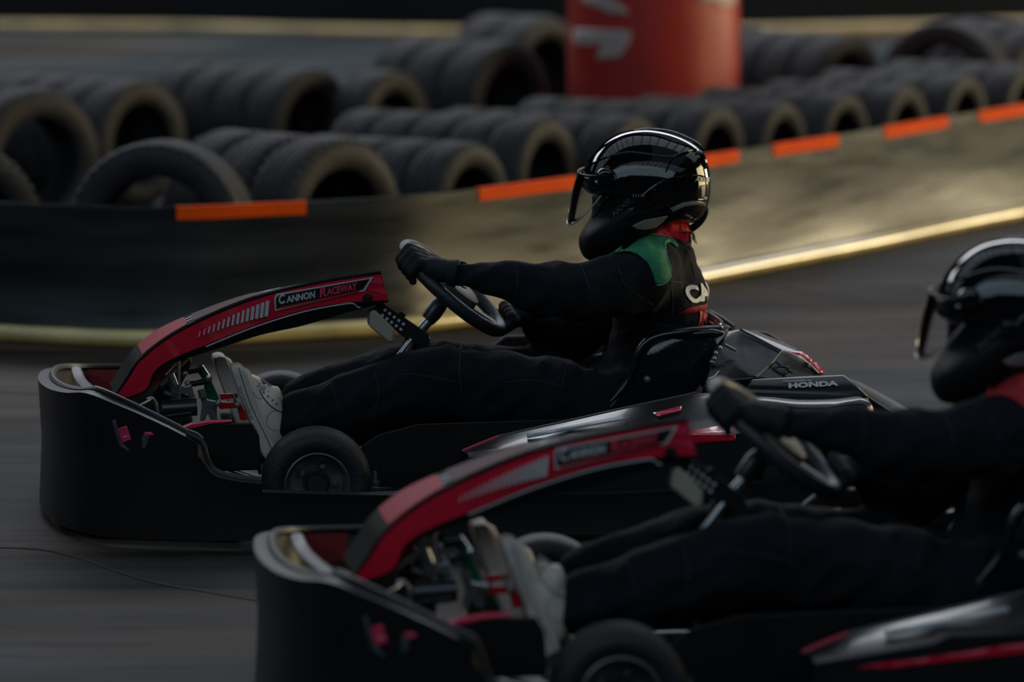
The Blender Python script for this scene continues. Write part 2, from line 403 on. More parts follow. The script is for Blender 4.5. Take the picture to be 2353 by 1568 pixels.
for i, p in enumerate(belt_path):
    n = inward(belt_path, i); fr = []
    for j in range(11):
        z = .002+(BH-.002)*j/10; o_ = -(.020+.016*max(0, min(1, (1.0-p.x)/.8)))*max(0, 1-z/.28)**2+.006*noise.noise(Vector((p.x*1.3, p.y*1.3, z*5)))*(1-z/BH); fr.append(p+n*o_+Vector((0, 0, z)))
    secs.append(fr+[q+n*.012 for q in reversed(fr)])
loft(bm, secs); link('belt', bm_mesh(bm, 'belt'), belt_mat(), bt)
ORG = mat('orange_reflector', (1.0, .10, .003), .7, spec=.1, vary=.12, vscale=12)
def belt_at(u):
    best = None
    for i in range(len(belt_path)-1):
        a, b = belt_path[i], belt_path[i+1]
        ua = CU+FPX*a.x/a.y; ub = CU+FPX*b.x/b.y
        if ua <= u <= ub:
            f = (u-ua)/(ub-ua); return a.lerp(b, f), inward(belt_path, i)
for u0, u1 in ((402, 700), (1100, 1326), (1596, 1698), (1778, 1928), (2034, 2180), (2252, 2392)):
    bm = bmesh.new(); secs = []
    for k in range(9):
        p, n = belt_at(u0+(u1-u0)*k/8); q = p-n*.004
        secs.append([q+Vector((0, 0, BH-.038)), q+Vector((0, 0, BH+.002)), q+n*.019+Vector((0, 0, BH+.002)), q+n*.019+Vector((0, 0, BH-.038)),
                     q+n*.016+Vector((0, 0, BH-.038)), q+n*.016+Vector((0, 0, BH-.001)), q+n*.003+Vector((0, 0, BH-.001)), q+n*.003+Vector((0, 0, BH-.038))])
    loft(bm, secs); link('reflector_strip', bm_mesh(bm, 'strip'), ORG, bt)
# clips that hold the belt (steel brackets on its back) stand on the floor
for u in (100, 480, 860, 1240, 1560, 1860, 2140):
    p, n = belt_at(u); bm = bmesh.new(); c = p+n*.028
    t = Vector((n.y, -n.x, 0)); add_prism(bm, [c-t*.02-n*.015, c+t*.02-n*.015, c+t*.02+n*.02, c-t*.02+n*.02], (0, 0, BH-.06))
    link('belt_bracket', bm_mesh(bm, 'bracket'), DMT, bt, smooth=False)
# far barrier
fh = [on_z(u, v, .03) for u, v in ((-500, 50), (-200, 56), (0, 60), (300, 62), (450, 63), (700, 70), (960, 74), (1400, 74), (1900, 66), (2400, 52), (2900, 30))]
fh = catmull(fh, 6)
o = tube('yellow_hose', fh, .034, mat('old_hose_plastic', (.34, .26, .12), .35, coat=.3, vary=.3, vscale=4), seg=12)
tag(o, 'dull yellow hose on the floor along the far barrier, upper left', 'hose')
fb = empty('track_barrier', 'far dark track barrier across the top behind the tyre rows', 'barrier')
bm = bmesh.new(); secs = []
fpath = [Vector((p.x, p.y, 0))+inward(fh, i)*.06 for i, p in enumerate(fh)]
for i, p in enumerate(fpath):
    n = inward(fpath, i); secs.append([p, p+Vector((0, 0, .9)), p+n*.02+Vector((0, 0, .9)), p+n*.02])
loft(bm, secs); link('belt', bm_mesh(bm, 'belt'), mat('far_belt_rubber', (.003, .005, .008), .8, spec=.15, vary=.4, vscale=2.5, stretch=(.3, .3, 3)), fb)

# ------------------------------------------------------------------ tyres
def car_tyre_mesh():
    bm = bmesh.new(); R0 = .27; hw = .092
    prof = [(.178, -.070), (.172, -.078), (.180, -.086), (.205, -.094), (.232, -hw-.003), (.250, -hw+.002), (.262, -.080), (R0, -.062)]
    for h in (-.040, -.012, .018, .046):
        prof += [(R0+.001, h-.005), (R0-.007, h-.0045), (R0-.007, h+.0045), (R0+.001, h+.005)]
    prof += [(R0, .062), (.262, .080), (.250, hw-.002), (.232, hw+.003), (.205, .094), (.180, .086), (.172, .078), (.178, .070), (.235, .062), (.248, .03), (.248, -.03), (.235, -.062), (.178, -.070)]
    rings = lathe(bm, prof, seg=60)
    bmesh.ops.remove_doubles(bm, verts=bm.verts, dist=1e-5)
    # shoulder lugs
    for k in range(44):
        a = 2*math.pi*k/44
        for s in (-1, 1):
            c = Vector((math.cos(a), 0, math.sin(a))); t = Vector((-math.sin(a), 0, math.cos(a)))
            q = c*.266+Vector((0, s*.077, 0)); e = [q-t*.011-Vector((0, s*.012, 0)), q+t*.011-Vector((0, s*.012, 0)), q+t*.011+Vector((0, s*.010, 0))-c*.008, q-t*.011+Vector((0, s*.010, 0))-c*.008]
            add_prism(bm, e, c*.006)
    return bm_mesh(bm, 'car_tyre')
TM = car_tyre_mesh(); TM.materials.append(TYR)
for p in TM.polygons: p.use_smooth = True
sharp(TM, 35)
TH = .272
FOOT = []
def tyre(u, vtop, yaw, n, sc, desc, grp, step=.196):
    r = TH*sc; s = (vtop+690)/(H-2*r); Y = FPX/s; X = (u-CU)/s
    a = R(yaw); nrm = Vector((math.sin(a), -math.cos(a), 0))
    names = ['front', 'second', 'third', 'fourth', 'fifth']
    for i in range(n):
        c = Vector((X, Y, r))-nrm*(step*sc*i+.09)
        o = bpy.data.objects.new('car_tyre', TM); COL.objects.link(o)
        o.matrix_world = Matrix.Translation(c) @ Matrix.Rotation(a+random.uniform(-.02, .02), 4, 'Z') @ Matrix.Rotation(random.uniform(0, 6.28), 4, 'Y') @ Matrix.Scale(sc, 4)
        lab = ('old black car tyre, %s of the run %s' % (names[i], desc)) if n > 1 else ('old black car tyre standing %s' % desc)
        tag(o, lab, 'tyre', grp); FOOT.append((c.x, c.y, a, r, .094*sc, desc, i))
G1 = 'tyres standing behind the near barrier'; G2 = 'tyres in the rear rows'
TYRES = [
(-75, 332, 35, 1, 1, 'cut by the left frame edge behind barrier', G1),
(350, 322, -14, 1, 1.05, 'above the leftmost orange strip', G1),
(790, 312, 47, 3, 1, 'right of the leftmost orange strip', G1),
(1098, 322, 58, 4, .84, 'left above the second orange strip', G1),
(1270, 264, 60, 5, .84, 'just left of the sharp helmet', G1),
(1473, 260, 60, 5, .80, 'directly behind the sharp helmet', G1),
(1665, 234, 61, 5, .82, 'right above the sharp helmet', G1),
(1816, 226, 61, 4, .78, 'above the fourth orange strip', G1),
(1960, 206, 61, 4, .78, 'between fourth and fifth orange strips', G1),
(2100, 188, 61, 4, .78, 'above the fifth orange strip', G1),
(2235, 163, 61, 4, .80, 'between fifth and sixth orange strips', G1),
(2375, 142, 61, 4, .80, 'cut by right frame edge behind barrier', G1),
(92, 199, 42, 1, 1, 'leftmost in the rear row', G2),
(332, 178, 50, 4, .90, 'second from left in the rear row', G2),
(512, 192, 52, 1, .62, 'third from left in the rear row', G2),
(725, 150, 52, 4, .90, 'fourth from left in the rear row', G2),
(915, 155, 56, 1, .88, 'fifth from left in the rear row', G2),
(1175, 88, 52, 3, 1, 'with the bright rim left of red pillar', G2),
(1262, 30, 52, 2, 1, 'farthest back, touching red pillar on its left', G2),
(1745, 56, 55, 2, .9, 'first right of the red pillar, rear row', G2),
(1960, 72, 52, 3, .9, 'second right of the red pillar, rear row', G2),
(2160, 44, -25, 1, 1.05, 'wide faced in rear row at upper right', G2),
(2420, 46, 40, 3, 1, 'at the upper right corner', G2)]
for t_ in TYRES: tyre(*t_)
# ------------------------------------------------------------------ red padded pillar
Yp = 21.0; sp = FPX/Yp; px_ = (1502-CU)/sp; rp = 198/sp
pil = empty('padded_pillar', 'tall round pillar wrapped in red padding with white lettering behind the tyres', 'pillar', Matrix.Translation((px_, Yp, 0)))
bm = bmesh.new(); secs = []
PIL = mat('red_padding_vinyl', (.42, .028, .02), .42, bump=.5, bscale=3, vary=.15, vscale=3)
for j in range(46):
    z = .01+j*.085
    ring = []
    for k in range(64):
        a = 2*math.pi*k/64
        r = rp*(1+.012*noise.noise(Vector((math.cos(a)*2.2, math.sin(a)*2.2, z*2.5)))+.006*math.sin(z*14))
        ring.append((r*math.cos(a), r*math.sin(a), z))
    secs.append(ring)
loft(bm, secs); pad = link('padding', bm_mesh(bm, 'padding'), PIL, pil)
tp = bvh(pad)
PWT = mat('white_vinyl_letters', (.50, .40, .37), .5, vary=.1)
Mpi = Matrix.Translation((-px_, -Yp, 0))
pill_proj = lambda co: (Mpi @ CAMP, ray(co.x, co.y).normalized())
for body, a, b, h in (('N', (1335, 138), (1440, 133), 74), ('K', (1345, 34), (1450, 28), 78)):
    pass
for q in ([(1318, 66), (1452, 70), (1446, 100), (1420, 136), (1372, 136), (1385, 104), (1318, 100)], [(1338, -8), (1400, -10), (1440, 22), (1445, 32), (1400, 30), (1340, 4)],
          [(1605, -12), (1690, -14), (1688, 10), (1650, 14), (1640, 2), (1606, 4)]):
    decal('lettering', q, tp, PWT, pil, step=12, off=.004, proj=pill_proj)
bm = bmesh.new(); lathe(bm, [(rp*1.03, .0), (rp*1.03, .03), (rp*.6, .03)], seg=48)
bmesh.ops.rotate(bm, verts=bm.verts, matrix=Matrix.Rotation(math.pi/2, 3, 'X')); 
link('foot_ring', bm_mesh(bm, 'foot'), DMT, pil)

# ================================================================== THE KART (built in kart space: x to the rear, y to the far side, z up)
kart = empty('racing_kart', 'black and red rental kart in sharp focus, turning wheels hidden by side bumper', 'kart', M1)
kart['label'] = 'sharp black kart with red curved front fairing, farther from the camera'
def sect_bar(name, st, th, m, parent, zb=None, label=None, bevel=.004):
    """upright band along a plan path: stations (x, y, ztop, zbot)"""
    bm = bmesh.new(); secs = []
    P = [Vector((s[0], s[1], 0)) for s in st]
    for i, s in enumerate(st):
        n = inward(P, i); p = P[i]; zt, zb_ = s[2], s[3]; bul = .35*th
        secs.append([p+Vector((0, 0, zt))+n*th*.3, p+Vector((0, 0, zt-.008)), p-n*bul+Vector((0, 0, zt*.6+zb_*.4)), p-n*bul*.6+Vector((0, 0, zt*.3+zb_*.7)), p+n*th*.25+Vector((0, 0, zb_)),
                     p+n*th+Vector((0, 0, zb_)), p+n*th*.8+Vector((0, 0, (zt+zb_)/2)), p+n*th+Vector((0, 0, zt-.004))])
    loft(bm, secs); return link(name, bm_mesh(bm, name), m, parent, label=label, angle=50)
# front bumper
fb_px = [(600, 1103, -.625), (540, 1097, -.625), (492, 1082, -.62), (474, 1052, -.617), (462, 1016, -.612), (430, 994, -.605), (350, 953, -.585), (285, 922, -.555), (226, 897, -.50),
         (185, 897, -.42), (150, 890, -.31), (128, 877, -.16), (121, 864, .0), (124, 854, .16), (131, 847, .30), (148, 843, .42), (185, 843, .50), (280, 843, .555), (340, 846, .58), (400, 880, .60), (440, 925, .61)]
st = []
for u, v, w in fb_px:
    p = K(u, v, w); st.append((p.x, p.y, p.z, .045))
stc = catmull([Vector((a, b, c)) for a, b, c, d in st], 4)
st = [(p.x, p.y, p.z, .02) for p in stc]
fbump = sect_bar('front_bumper', st, .035, BLK, kart)
# rolled rim around the bumper's top
tube('bumper_rim', [Vector((p.x, p.y, p.z)) for p in stc], .008, BLK, fbump, seg=8)
tb = bvh(fbump)
tube('wing_tip', [K(432, 996, -.615), K(450, 1006, -.622), K(462, 1015, -.625)], [.010, .013, .011], BLK, fbump)
GRP = mat('grey_plastic', (.055, .065, .075), .4, vary=.15)
for name, q, m in (('slot_edge', [(258, 966), (266, 963), (284, 1020), (300, 1036), (292, 1038), (274, 1022)], GRP), ('bumper_sticker', [(272, 985), (292, 978), (303, 1010), (282, 1019)], PNK), 
                   ('slot_edge', [(326, 1004), (334, 996), (345, 1000), (336, 1030), (328, 1034)], GRP), ('bumper_sticker', [(330, 994), (346, 992), (355, 999), (338, 1004)], PNK),
                   ('bumper_sticker', [(276, 1004), (298, 1000), (299, 1003), (277, 1007)], WHT)):
    decal(name, q, tb, m, fbump, step=6, off=.0025)
# inside of the far wing: dark red sticker
fpts = [K(200, 850, .50), K(278, 850, .535), K(282, 900, .535), K(215, 905, .51)]
bm = bmesh.new(); add_prism(bm, fpts, (0, -.003, 0)); link('wing_sticker', bm_mesh(bm, 's'), mat('dark_red_vinyl', (.16, .012, .02), .4), kart, smooth=False)
# grey inner wing bracket at the front corner
tube('nose_bracket', [K(175, 848, .3), K(184, 872, .2), K(200, 890, 0), K(222, 905, -.2), K(232, 915, -.3)], [.012, .014, .016, .014, .01], GRP, kart, smooth_pts=4, flat=.5)
tube('nose_bracket', [K(214, 893, -.35), K(238, 905, -.34), K(268, 930, -.33)], [.008, .012, .006], GRP, kart, smooth_pts=4)
# side bumpers (low strips along both sides) and rear bumper
for s in (-1, 1):
    pts = [(-.66, s*.628, .134), (-.45, s*.635, .125), (-.1, s*.64, .118), (.3, s*.64, .12), (.62, s*.62, .15), (.78, s*.57, .2)]
    if s > 0: pts = pts[::-1]
    c = catmull(pts[::-1] if s < 0 else pts, 4)
    c = c[::-1] if s < 0 else c
    c = catmull(pts, 4)
    if s < 0: c = c[::-1]
    # path direction runs so that the band's inside faces the kart
    sect_bar('side_bumper', [(p.x, p.y, p.z, .02) for p in (c[::-1] if s > 0 else c)][::1], .03, BLK, kart)
rb = [(K(2088, 958, -.47), .15), (K(2075, 948, -.40), .15), (K(2040, 925, -.2), .15), (K(1990, 897, .05), .15), (K(1950, 876, .3), .15), (K(1925, 868, .42), .15)]
sect = [(p.x, p.y, p.z, z) for p, z in rb]
sect_bar('rear_bumper', sect[::-1], .03, BLK, kart)
hull('bumper_end_cap', [K(2074, 948, -.50), K(2092, 956, -.50), K(2074, 1010, -.50), K(2092, 1012, -.5), K(2074, 948, -.44), K(2092, 956, -.44), K(2092, 1012, -.44), K(2074, 1010, -.44)], GRP, kart, bevel=.004)
hull('rear_guard', [K(1960, 888, -.3), K(2078, 965, -.42), K(2078, 1060, -.42), K(1960, 1060, -.3), K(1950, 884, -.05), K(2040, 940, -.05), K(2040, 1040, -.05)], BLK, kart, bevel=.008)
# chassis tubes, floor tray, axles
hull('nose_light_block', [(x, y, z) for z in (.03, .045) for x, y in ((-1.10, -.3), (-1.10, .3), (-1.02, -.46), (-1.02, .46), (-.70, -.56), (-.70, .56))], BLK, kart, bevel=0)  # added under the nose to stop light leaking below the bumper
hull('floor_tray', [(-1.02, -.2, .05), (-1.02, .2, .05), (-.7, -.32, .05), (-.7, .32, .05), (.1, .33, .05), (.1, -.33, .05), (-1.02, -.2, .056), (-1.02, .2, .056), (-.7, -.32, .056), (-.7, .32, .056), (.1, .33, .056), (.1, -.33, .056)], BLK, kart, bevel=0)
for s in (-1, 1):
    tube('chassis_rail', [(-1.02, s*.18, .07), (-.72, s*.30, .07), (-.3, s*.33, .07), (.2, s*.33, .07), (.55, s*.3, .085), (.72, s*.28, .10)], .015, DMT, kart, smooth_pts=4)
tube('cross_tube', [(-1.02, -.18, .07), (-1.04, 0, .07), (-1.02, .18, .07)], .015, DMT, kart)
tube('rear_axle', [(.53, -.55, .135), (.53, .55, .135)], .02, MET, kart)
tube('front_axle_beam', [(-.52, -.42, .12), (-.52, .42, .12)], .014, DMT, kart)
hull('frame_side_panel', [K(u, v, w) for w in (-.345, -.335) for u, v in ((770, 1070), (868, 1000), (960, 975), (1150, 965), (1400, 960), (1400, 1120), (770, 1120))], BLK, kart, bevel=.002)
hull('far_side_panel', [K(u, v, w) for w in (.50, .57) for u, v in ((1124, 800), (1160, 772), (1300, 768), (1420, 790), (1440, 900), (1150, 900), (1100, 850))], BLK, kart, bevel=.006)
# wheels
def kart_tyre(r, w):
    bm = bmesh.new(); h = w/2
    lathe(bm, [(r*.56, -h*.72), (r*.60, -h*.86), (r*.72, -h*1.0), (r*.86, -h*.98), (r*.95, -h*.82), (r, -h*.52), (r, -h*.2), (r*1.002, 0), (r, h*.2), (r, h*.52), (r*.95, h*.82), (r*.86, h*.98), (r*.72, h), (r*.60, h*.86), (r*.56, h*.72), (r*.56, -h*.72)], seg=56)
    bmesh.ops.remove_doubles(bm, verts=bm.verts, dist=1e-5); return bm_mesh(bm, 'kart_tyre')
def rim_mesh(r, w):
    bm = bmesh.new(); h = w/2
    lathe(bm, [(r*.60, -h*.86), (r*.575, -h*.90), (r*.55, -h*.82), (r*.52, -h*.3), (r*.48, h*.0), (r*.26, h*.05), (r*.22, -h*.12), (.001, -h*.12)], seg=40)
    lathe(bm, [(r*.60, h*.86), (r*.575, h*.90), (r*.55, h*.82), (r*.50, h*.1), (r*.2, h*.1), (.001, h*.1)], seg=40)
    return bm_mesh(bm, 'rim')
RIM = mat('magnesium_rim', (.20, .21, .21), .42, metal=.7, vary=.2)
def wheel(x, y, r, w, steer=0):
    sgn = -1 if y < 0 else 1
    M = Matrix.Translation((x, y, r)) @ Matrix.Rotation(R(steer)+(0 if sgn < 0 else math.pi), 4, 'Z')
    t = link('tyre', kart_tyre(r, w), RUB, kart); t.matrix_local = M
    link('rim', rim_mesh(r, w), RIM, t)
    bm = bmesh.new(); lathe(bm, [(.001, -w*.42), (.022, -w*.42), (.028, -w*.36), (.028, 0)], seg=20)
    link('hub', bm_mesh(bm, 'hub'), DMT, t)
    for k in range(5):
        a = 2*math.pi*k/5; bm = bmesh.new()
        lathe(bm, [(.001, -w*.12-.008), (.006, -w*.12-.008), (.006, -w*.05)], seg=8, center=(.042*math.cos(a), 0, .042*math.sin(a)))
        link('lug_nut', bm_mesh(bm, 'nut'), MET, t)
wheel(-.52, -.5, .127, .125, -3); wheel(-.52, .5, .127, .125, -3)
wheel(.53, -.52, .137, .18); wheel(.53, .52, .137, .18)
tube('stub_bolt', [K(862, 1118, -.44), K(862, 1084, -.44)], [.007, .005], MET, kart)
tube('stub_bolt', [K(862, 1114, -.44), K(862, 1106, -.44)], .010, MET, kart)
tube('tie_rod', [K(488, 1068, -.45), K(590, 1100, -.45)], .005, MET, kart)
tube('brake_line', [K(540, 1060, -.35), K(575, 1030, -.33), K(590, 1050, -.4), K(600, 1090, -.42)], .006, DMT, kart, smooth_pts=4)
# front fairing
up_px = [(266, 912), (295, 868), (322, 829), (380, 782), (450, 742), (555, 697), (650, 668), (760, 645), (876, 627)]
red_lo = [(272, 918), (333, 897), (356, 852), (402, 822), (490, 786), (590, 746), (700, 712), (790, 696), (893, 690)]
blk_lo = [(280, 922), (338, 900), (362, 858), (408, 832), (500, 802), (600, 770), (700, 748), (800, 718), (893, 694)]
wn = [-.115, -.115, -.112, -.108, -.10, -.095, -.09, -.085, -.08]
U = catmull([(a, b, 0) for a, b in up_px], 5); L = catmull([(a, b, 0) for a, b in blk_lo], 5); RL = catmull([(a, b, 0) for a, b in red_lo], 5)
WN = catmull([(w, 0, 0) for w in wn], 5)
bm = bmesh.new(); secs = []
for ii, (a, b, w) in enumerate(zip(U, L, WN)):
    drop = .030*max(0, (ii-14)/26)**1; w0 = w.x; p = K(a.x, a.y, w0); q = K(b.x, b.y, w0)
    n = (p-q).normalized()
    secs.append([q, p, p+Vector((0, .006, 0))+n*.004, p+Vector((0, -2*w0-.006, 0))+n*(.004-drop), p+Vector((0, -2*w0, 0))-n*drop, q+Vector((0, -2*w0, 0))])
loft(bm, secs); fair = link('front_fairing', bm_mesh(bm, 'fairing'), mat('fairing_black', (.004, .005, .006), .6, spec=.06), kart, angle=30, label='arched black fairing with red side decal')
def strip(name, A, B, ws, m, parent, th=.0015, off=.0015):
    bm = bmesh.new(); secs = []
    for a, b, w in zip(A, B, ws):
        w0 = w-off; p = K(a[0], a[1], w0); q = K(b[0], b[1], w0); secs.append([p, q, q+Vector((0, th, 0)), p+Vector((0, th, 0))])
    loft(bm, secs); return link(name, bm_mesh(bm, name), m, parent, smooth=True, angle=50)
ws = [w.x for w in WN]
strip('side_decal', [(a.x+(b.x-a.x)*.05, a.y+(b.y-a.y)*.05) for a, b in zip(U, RL)], [(b.x, b.y) for b in RL], ws, RED, fair)
ln = catmull([(410, 824, 0), (490, 790, 0), (590, 750, 0), (700, 716, 0), (790, 699, 0), (812, 698, 0), (822, 706, 0), (828, 706, 0)], 6)
wl = [-.1+.02*(p.x-410)/480 for p in ln]
strip('pinstripe', [(p.x, p.y-1.5) for p in ln], [(p.x, p.y+1.5) for p in ln], wl, WHT, fair, off=.004)
tipw = -.080
def wf(u): return -.115+.035*max(0, min(1, (u-380)/500))
def fplate(name, px, m, off, th=.0015):
    bm = bmesh.new(); add_prism(bm, [K(u, v, wf(u)-off) for u, v in px], (0, th, 0)); return link(name, bm_mesh(bm, name), m, fair, smooth=False)
fplate('name_plate_border', [(630, 684), (636, 676), (858, 637), (838, 669), (632, 715)], WHT, .0050)
fplate('name_plate', [(634, 686), (640, 679), (850, 641), (834, 666), (635, 711)], BLK, .0062)
RLT = mat('red_lettering', (.75, .05, .10), .4)
for a, b, h, t, m in (((642, 700), (658, 697), 22, 'C', WHT), ((658, 697), (727, 684), 16, 'ANNON', WHT), ((735, 684), (751, 681), 23, 'R', RLT), ((751, 680), (824, 665), 17, 'ACEWAY', RLT)):
    text_px('lettering', t, a, b, h, m, fair, w=lambda u: wf(u)-.0085, shear=.25, bold=.035)
fplate('underline', [(640, 707), (826, 668), (826, 671), (640, 710)], RED, .0080)
for i in range(15):
    t = i/14; uu = 455+t*155; vm = 768-(uu-455)*.375-3*math.sin(t*3); hh = 6+t*12; th_ = 1.0+t*3.2
    bm = bmesh.new(); add_prism(bm, [K(uu-th_+1.5, vm+hh, wf(uu)-.005), K(uu+th_+1.5, vm+hh, wf(uu)-.005), K(uu+th_+5, vm-hh, wf(uu)-.005), K(uu-th_+5, vm-hh, wf(uu)-.005)], (0, .002, 0))
    link('speed_stripe', bm_mesh(bm, 'stripe'), WHT, fair, smooth=False)
fplate('swoosh', [(862, 640), (876, 637), (880, 655), (850, 650)], PNK, .0045); fplate('swoosh', [(845, 668), (884, 664), (888, 680), (868, 672)], PNK, .0045)
bm = bmesh.new(); c = K(845, 686, -.088); lathe(bm, [(.001, -.006), (.010, -.005), (.012, 0), (.012, .01)], seg=20, center=c); link('fairing_bolt', bm_mesh(bm, 'b'), BLK, fair)
# top face decals: pink panel at the nose, white marks up the ridge
def top_decal(name, i0, i1, f0, f1, m):
    bm = bmesh.new(); ss = []
    for i in range(i0, i1+1):
        drop = .030*max(0, (i-14)/26)
        p, q = K(U[i].x, U[i].y, WN[i].x), K(L[i].x, L[i].y, WN[i].x); n = (p-q).normalized(); wd = -2*WN[i].x
        a = p+n*.0045+Vector((0, .008+(wd-.016)*f0, 0)); b = p+n*.0045+Vector((0, .008+(wd-.016)*f1, 0)); a = a-n*drop*f0; b = b-n*drop*f1; ss.append([a, b, b+n*.0012, a+n*.0012])
    loft(bm, ss); link(name, bm_mesh(bm, name), m, fair, angle=60)
top_decal('top_decal', 11, 19, .03, .97, mat('red_matt_vinyl', (.50, .012, .035), .5, spec=.10)); top_decal('top_decal', 20, 27, .03, .97, mat('plum_matt_vinyl', (.09, .010, .018), .5, spec=.10))
top_decal('top_line', 17, 30, .30, .38, WHT); top_decal('top_line', 17, 30, .6, .68, WHT)
for i in range(20, 30, 2): top_decal('top_mark', i, i+1, .40, .58, WHT)
# lower black leg of the fairing and its wire stay
tube('fairing_stay', [K(410, 826, -.1), K(411, 900, -.1), K(412, 980, -.1)], .004, MET, kart)
# bracket between fairing and column
plate('column_bracket', [(868, 700), (884, 698), (985, 768), (988, 790), (968, 797), (940, 785), (852, 714)], -.05, -.044, BLK, kart)
bm = bmesh.new()
for i in range(5):
    for j in range(2):
        u = 879+i*10.5+(-6 if j else 0)+2; v = 713+i*8+j*12; c = K(u+4, v, -.0515)
        lathe(bm, [(.0001, 0), (.0038, 0), (.0038, .002)], seg=8, center=c)
bh_ = link('bracket_holes', bm_mesh(bm, 'holes'), WHT, kart); bh_['kind'] = 'stuff'
hull('cable_box', [K(850, 716, -.07), K(862, 712, -.07), K(908, 758, -.07), K(905, 786, -.07), K(893, 788, -.07), K(848, 750, -.07)]+[K(u, v, -.07)+Vector((0, .05, 0)) for u, v in ((850, 716), (862, 712), (908, 758), (905, 786), (893, 788), (848, 750))], BGE, kart, bevel=.006)
hull('kill_switch', [K(u, v, w) for w in (-.05, -.02) for u, v in ((912, 722), (922, 714), (934, 725), (925, 735))], BLK, kart, bevel=.002)
plate('column_support', [(938, 775), (950, 760), (990, 778), (986, 796), (962, 792)], -.04, .02, MET, kart)
tube('column_stay', [K(905, 832, -.06), K(945, 780, -.05)], .006, MET, kart)
tube('column_stay', [K(925, 800, .04), K(936, 775, .03), K(958, 760, .02)], .006, MET, kart)
C0 = K(880, 900, 0); C1 = K(1022, 690, 0)
tube('steering_column', [C0, K(960, 782, 0)], .010, DMT, kart)
tube('steering_column', [K(955, 772, 0), K(1000, 722, 0)], .012, MET, kart)
tube('steering_boss', [K(982, 736, 0), K(994, 722, 0), K(1008, 702, 0), K(1020, 690, 0)], [.018, .021, .021, .016], DMT, kart, seg=16)
# steering wheel
AX = Vector((.635, -.17, .75)).normalized(); WC = K(1040, 662, 0); RW = .150
e1 = (K(945, 552, 0)-WC); e1 = (e1-AX*e1.dot(AX)).normalized(); e2 = AX.cross(e1).normalized()
if e2.y > 0: e2 = -e2            # e2 points to the near side
sw = bpy.data.objects.new('steering_wheel', None)
def rimp(t, r=RW, up=0): return WC+(e1*math.cos(R(t))+e2*math.sin(R(t)))*r+AX*up
bm = bmesh.new(); add_tube(bm, [rimp(t) for t in range(0, 360, 8)], .0165, 12, True); swo = link('steering_wheel', bm_mesh(bm, 'sw'), mat('wheel_grip', (.020, .024, .030), .45, bump=.2, bscale=90), kart)
for t in (60, 180, 300):
    bm = bmesh.new(); a = rimp(t, .04, -.012); b = rimp(t, RW-.01, 0); sd = AX.cross(b-a).normalized()*.014
    add_prism(bm, [a-sd, a+sd, b+sd, b-sd], AX*.005); link('spoke', bm_mesh(bm, 'spoke'), BLK, swo, smooth=False, bevel=.001)
bm = bmesh.new(); rr = [[rimp(t, r*1.0, h)+e1*(-.012) for t in range(0, 360, 15)] for r, h in ((.055, -.012), (.060, -.004), (.058, .014), (.045, .020), (.001, .021))]
loft(bm, rr); link('centre_pad', bm_mesh(bm, 'pad'), BGE, swo, label='beige round centre pad')
bm = bmesh.new(); add_tube(bm, [rimp(t, .024, .0215) for t in range(-20, 200, 15)], .0025, 6); add_tube(bm, [rimp(t, .012, .0215) for t in range(0, 220, 20)], .0025, 6); link('pad_emblem', bm_mesh(bm, 'e'), BLK, swo)
# pedals and front mechanics
def rod(name, a, b, r, m, par=None): return tube(name, [K(*a), K(*b)], r, m, par or kart, seg=12)
gp = hull('throttle_pedal', [K(u, v, w) for w in (.03, .06) for u, v in ((468, 870), (480, 862), (508, 925), (500, 932), (470, 915))], GRN, kart, bevel=.002, label='green foot pedal')
rod('pedal_pivot', (462, 848, .02), (478, 872, -.03), .011, GRN, gp); rod('pedal_link', (432, 856, 0), (470, 848, 0), .006, BLK, gp); rod('pedal_link', (432, 884, -.02), (478, 876, -.02), .0075, BLK, gp)
for c in ((424, 860, -.03), (431, 882, -.03), (478, 870, -.035)): 
    bm = bmesh.new(); lathe(bm, [(.001, -.006), (.006, -.005), (.007, 0), (.007, .006)], seg=12, center=K(*c)); link('pedal_bolt', bm_mesh(bm, 'pb'), MET, gp)
rp_ = hull('brake_pedal', [K(u, v, w) for w in (-.19, -.15) for u, v in ((543, 930), (553, 926), (570, 962), (566, 966), (552, 966))], RPT, kart, bevel=.002, label='red foot pedal')
plate('pedal_arm', [(500, 924), (552, 926), (553, 938), (505, 941)], -.2, -.195, RPT, rp_); plate('pedal_arm', [(503, 906), (545, 904), (548, 914), (508, 920)], -.15, -.145, RPT, rp_)
rod('pedal_pivot', (537, 908, -.15), (541, 924, -.19), .004, MET, rp_)
for c in ((500, 928, -.205), (545, 932, -.205)):
    bm = bmesh.new(); lathe(bm, [(.001, -.006), (.006, -.005), (.007, 0), (.007, .006)], seg=12, center=K(*c)); link('pedal_bolt', bm_mesh(bm, 'pb'), MET, rp_)
plate('pedal_bracket', [(458, 902), (468, 898), (476, 918), (496, 922), (506, 918), (498, 940), (500, 966), (484, 966), (478, 950), (470, 968), (460, 968), (464, 930)], -.18, -.17, MET, kart)
plate('pedal_bracket', [(386, 866), (398, 862), (404, 884), (424, 890), (440, 884), (452, 920), (446, 930), (430, 905), (404, 908), (396, 920)], -.05, -.04, MET, kart)
rod('pedal_crossbar', (392, 860, -.12), (402, 886, -.12), .009, MET); rod('pedal_crossbar', (462, 896, -.19), (466, 914, -.19), .009, MET)
rod('master_cylinder', (372, 940, -.1), (452, 935, -.1), .022, DMT); rod('master_cylinder', (372, 905, .05), (430, 930, .05), .026, DMT)
rod('brake_hose', (380, 958, -.12), (440, 950, -.14), .007, BLK)
tube('bumper_hoop', [K(338, 918, -.2), K(350, 916, -.2), K(358, 930, -.2), K(364, 966, -.2)], .0045, MET, kart, smooth_pts=4)
tube('bumper_hoop', [K(316, 935, -.25), K(330, 928, -.25), K(348, 917, -.2)], .003, MET, kart)
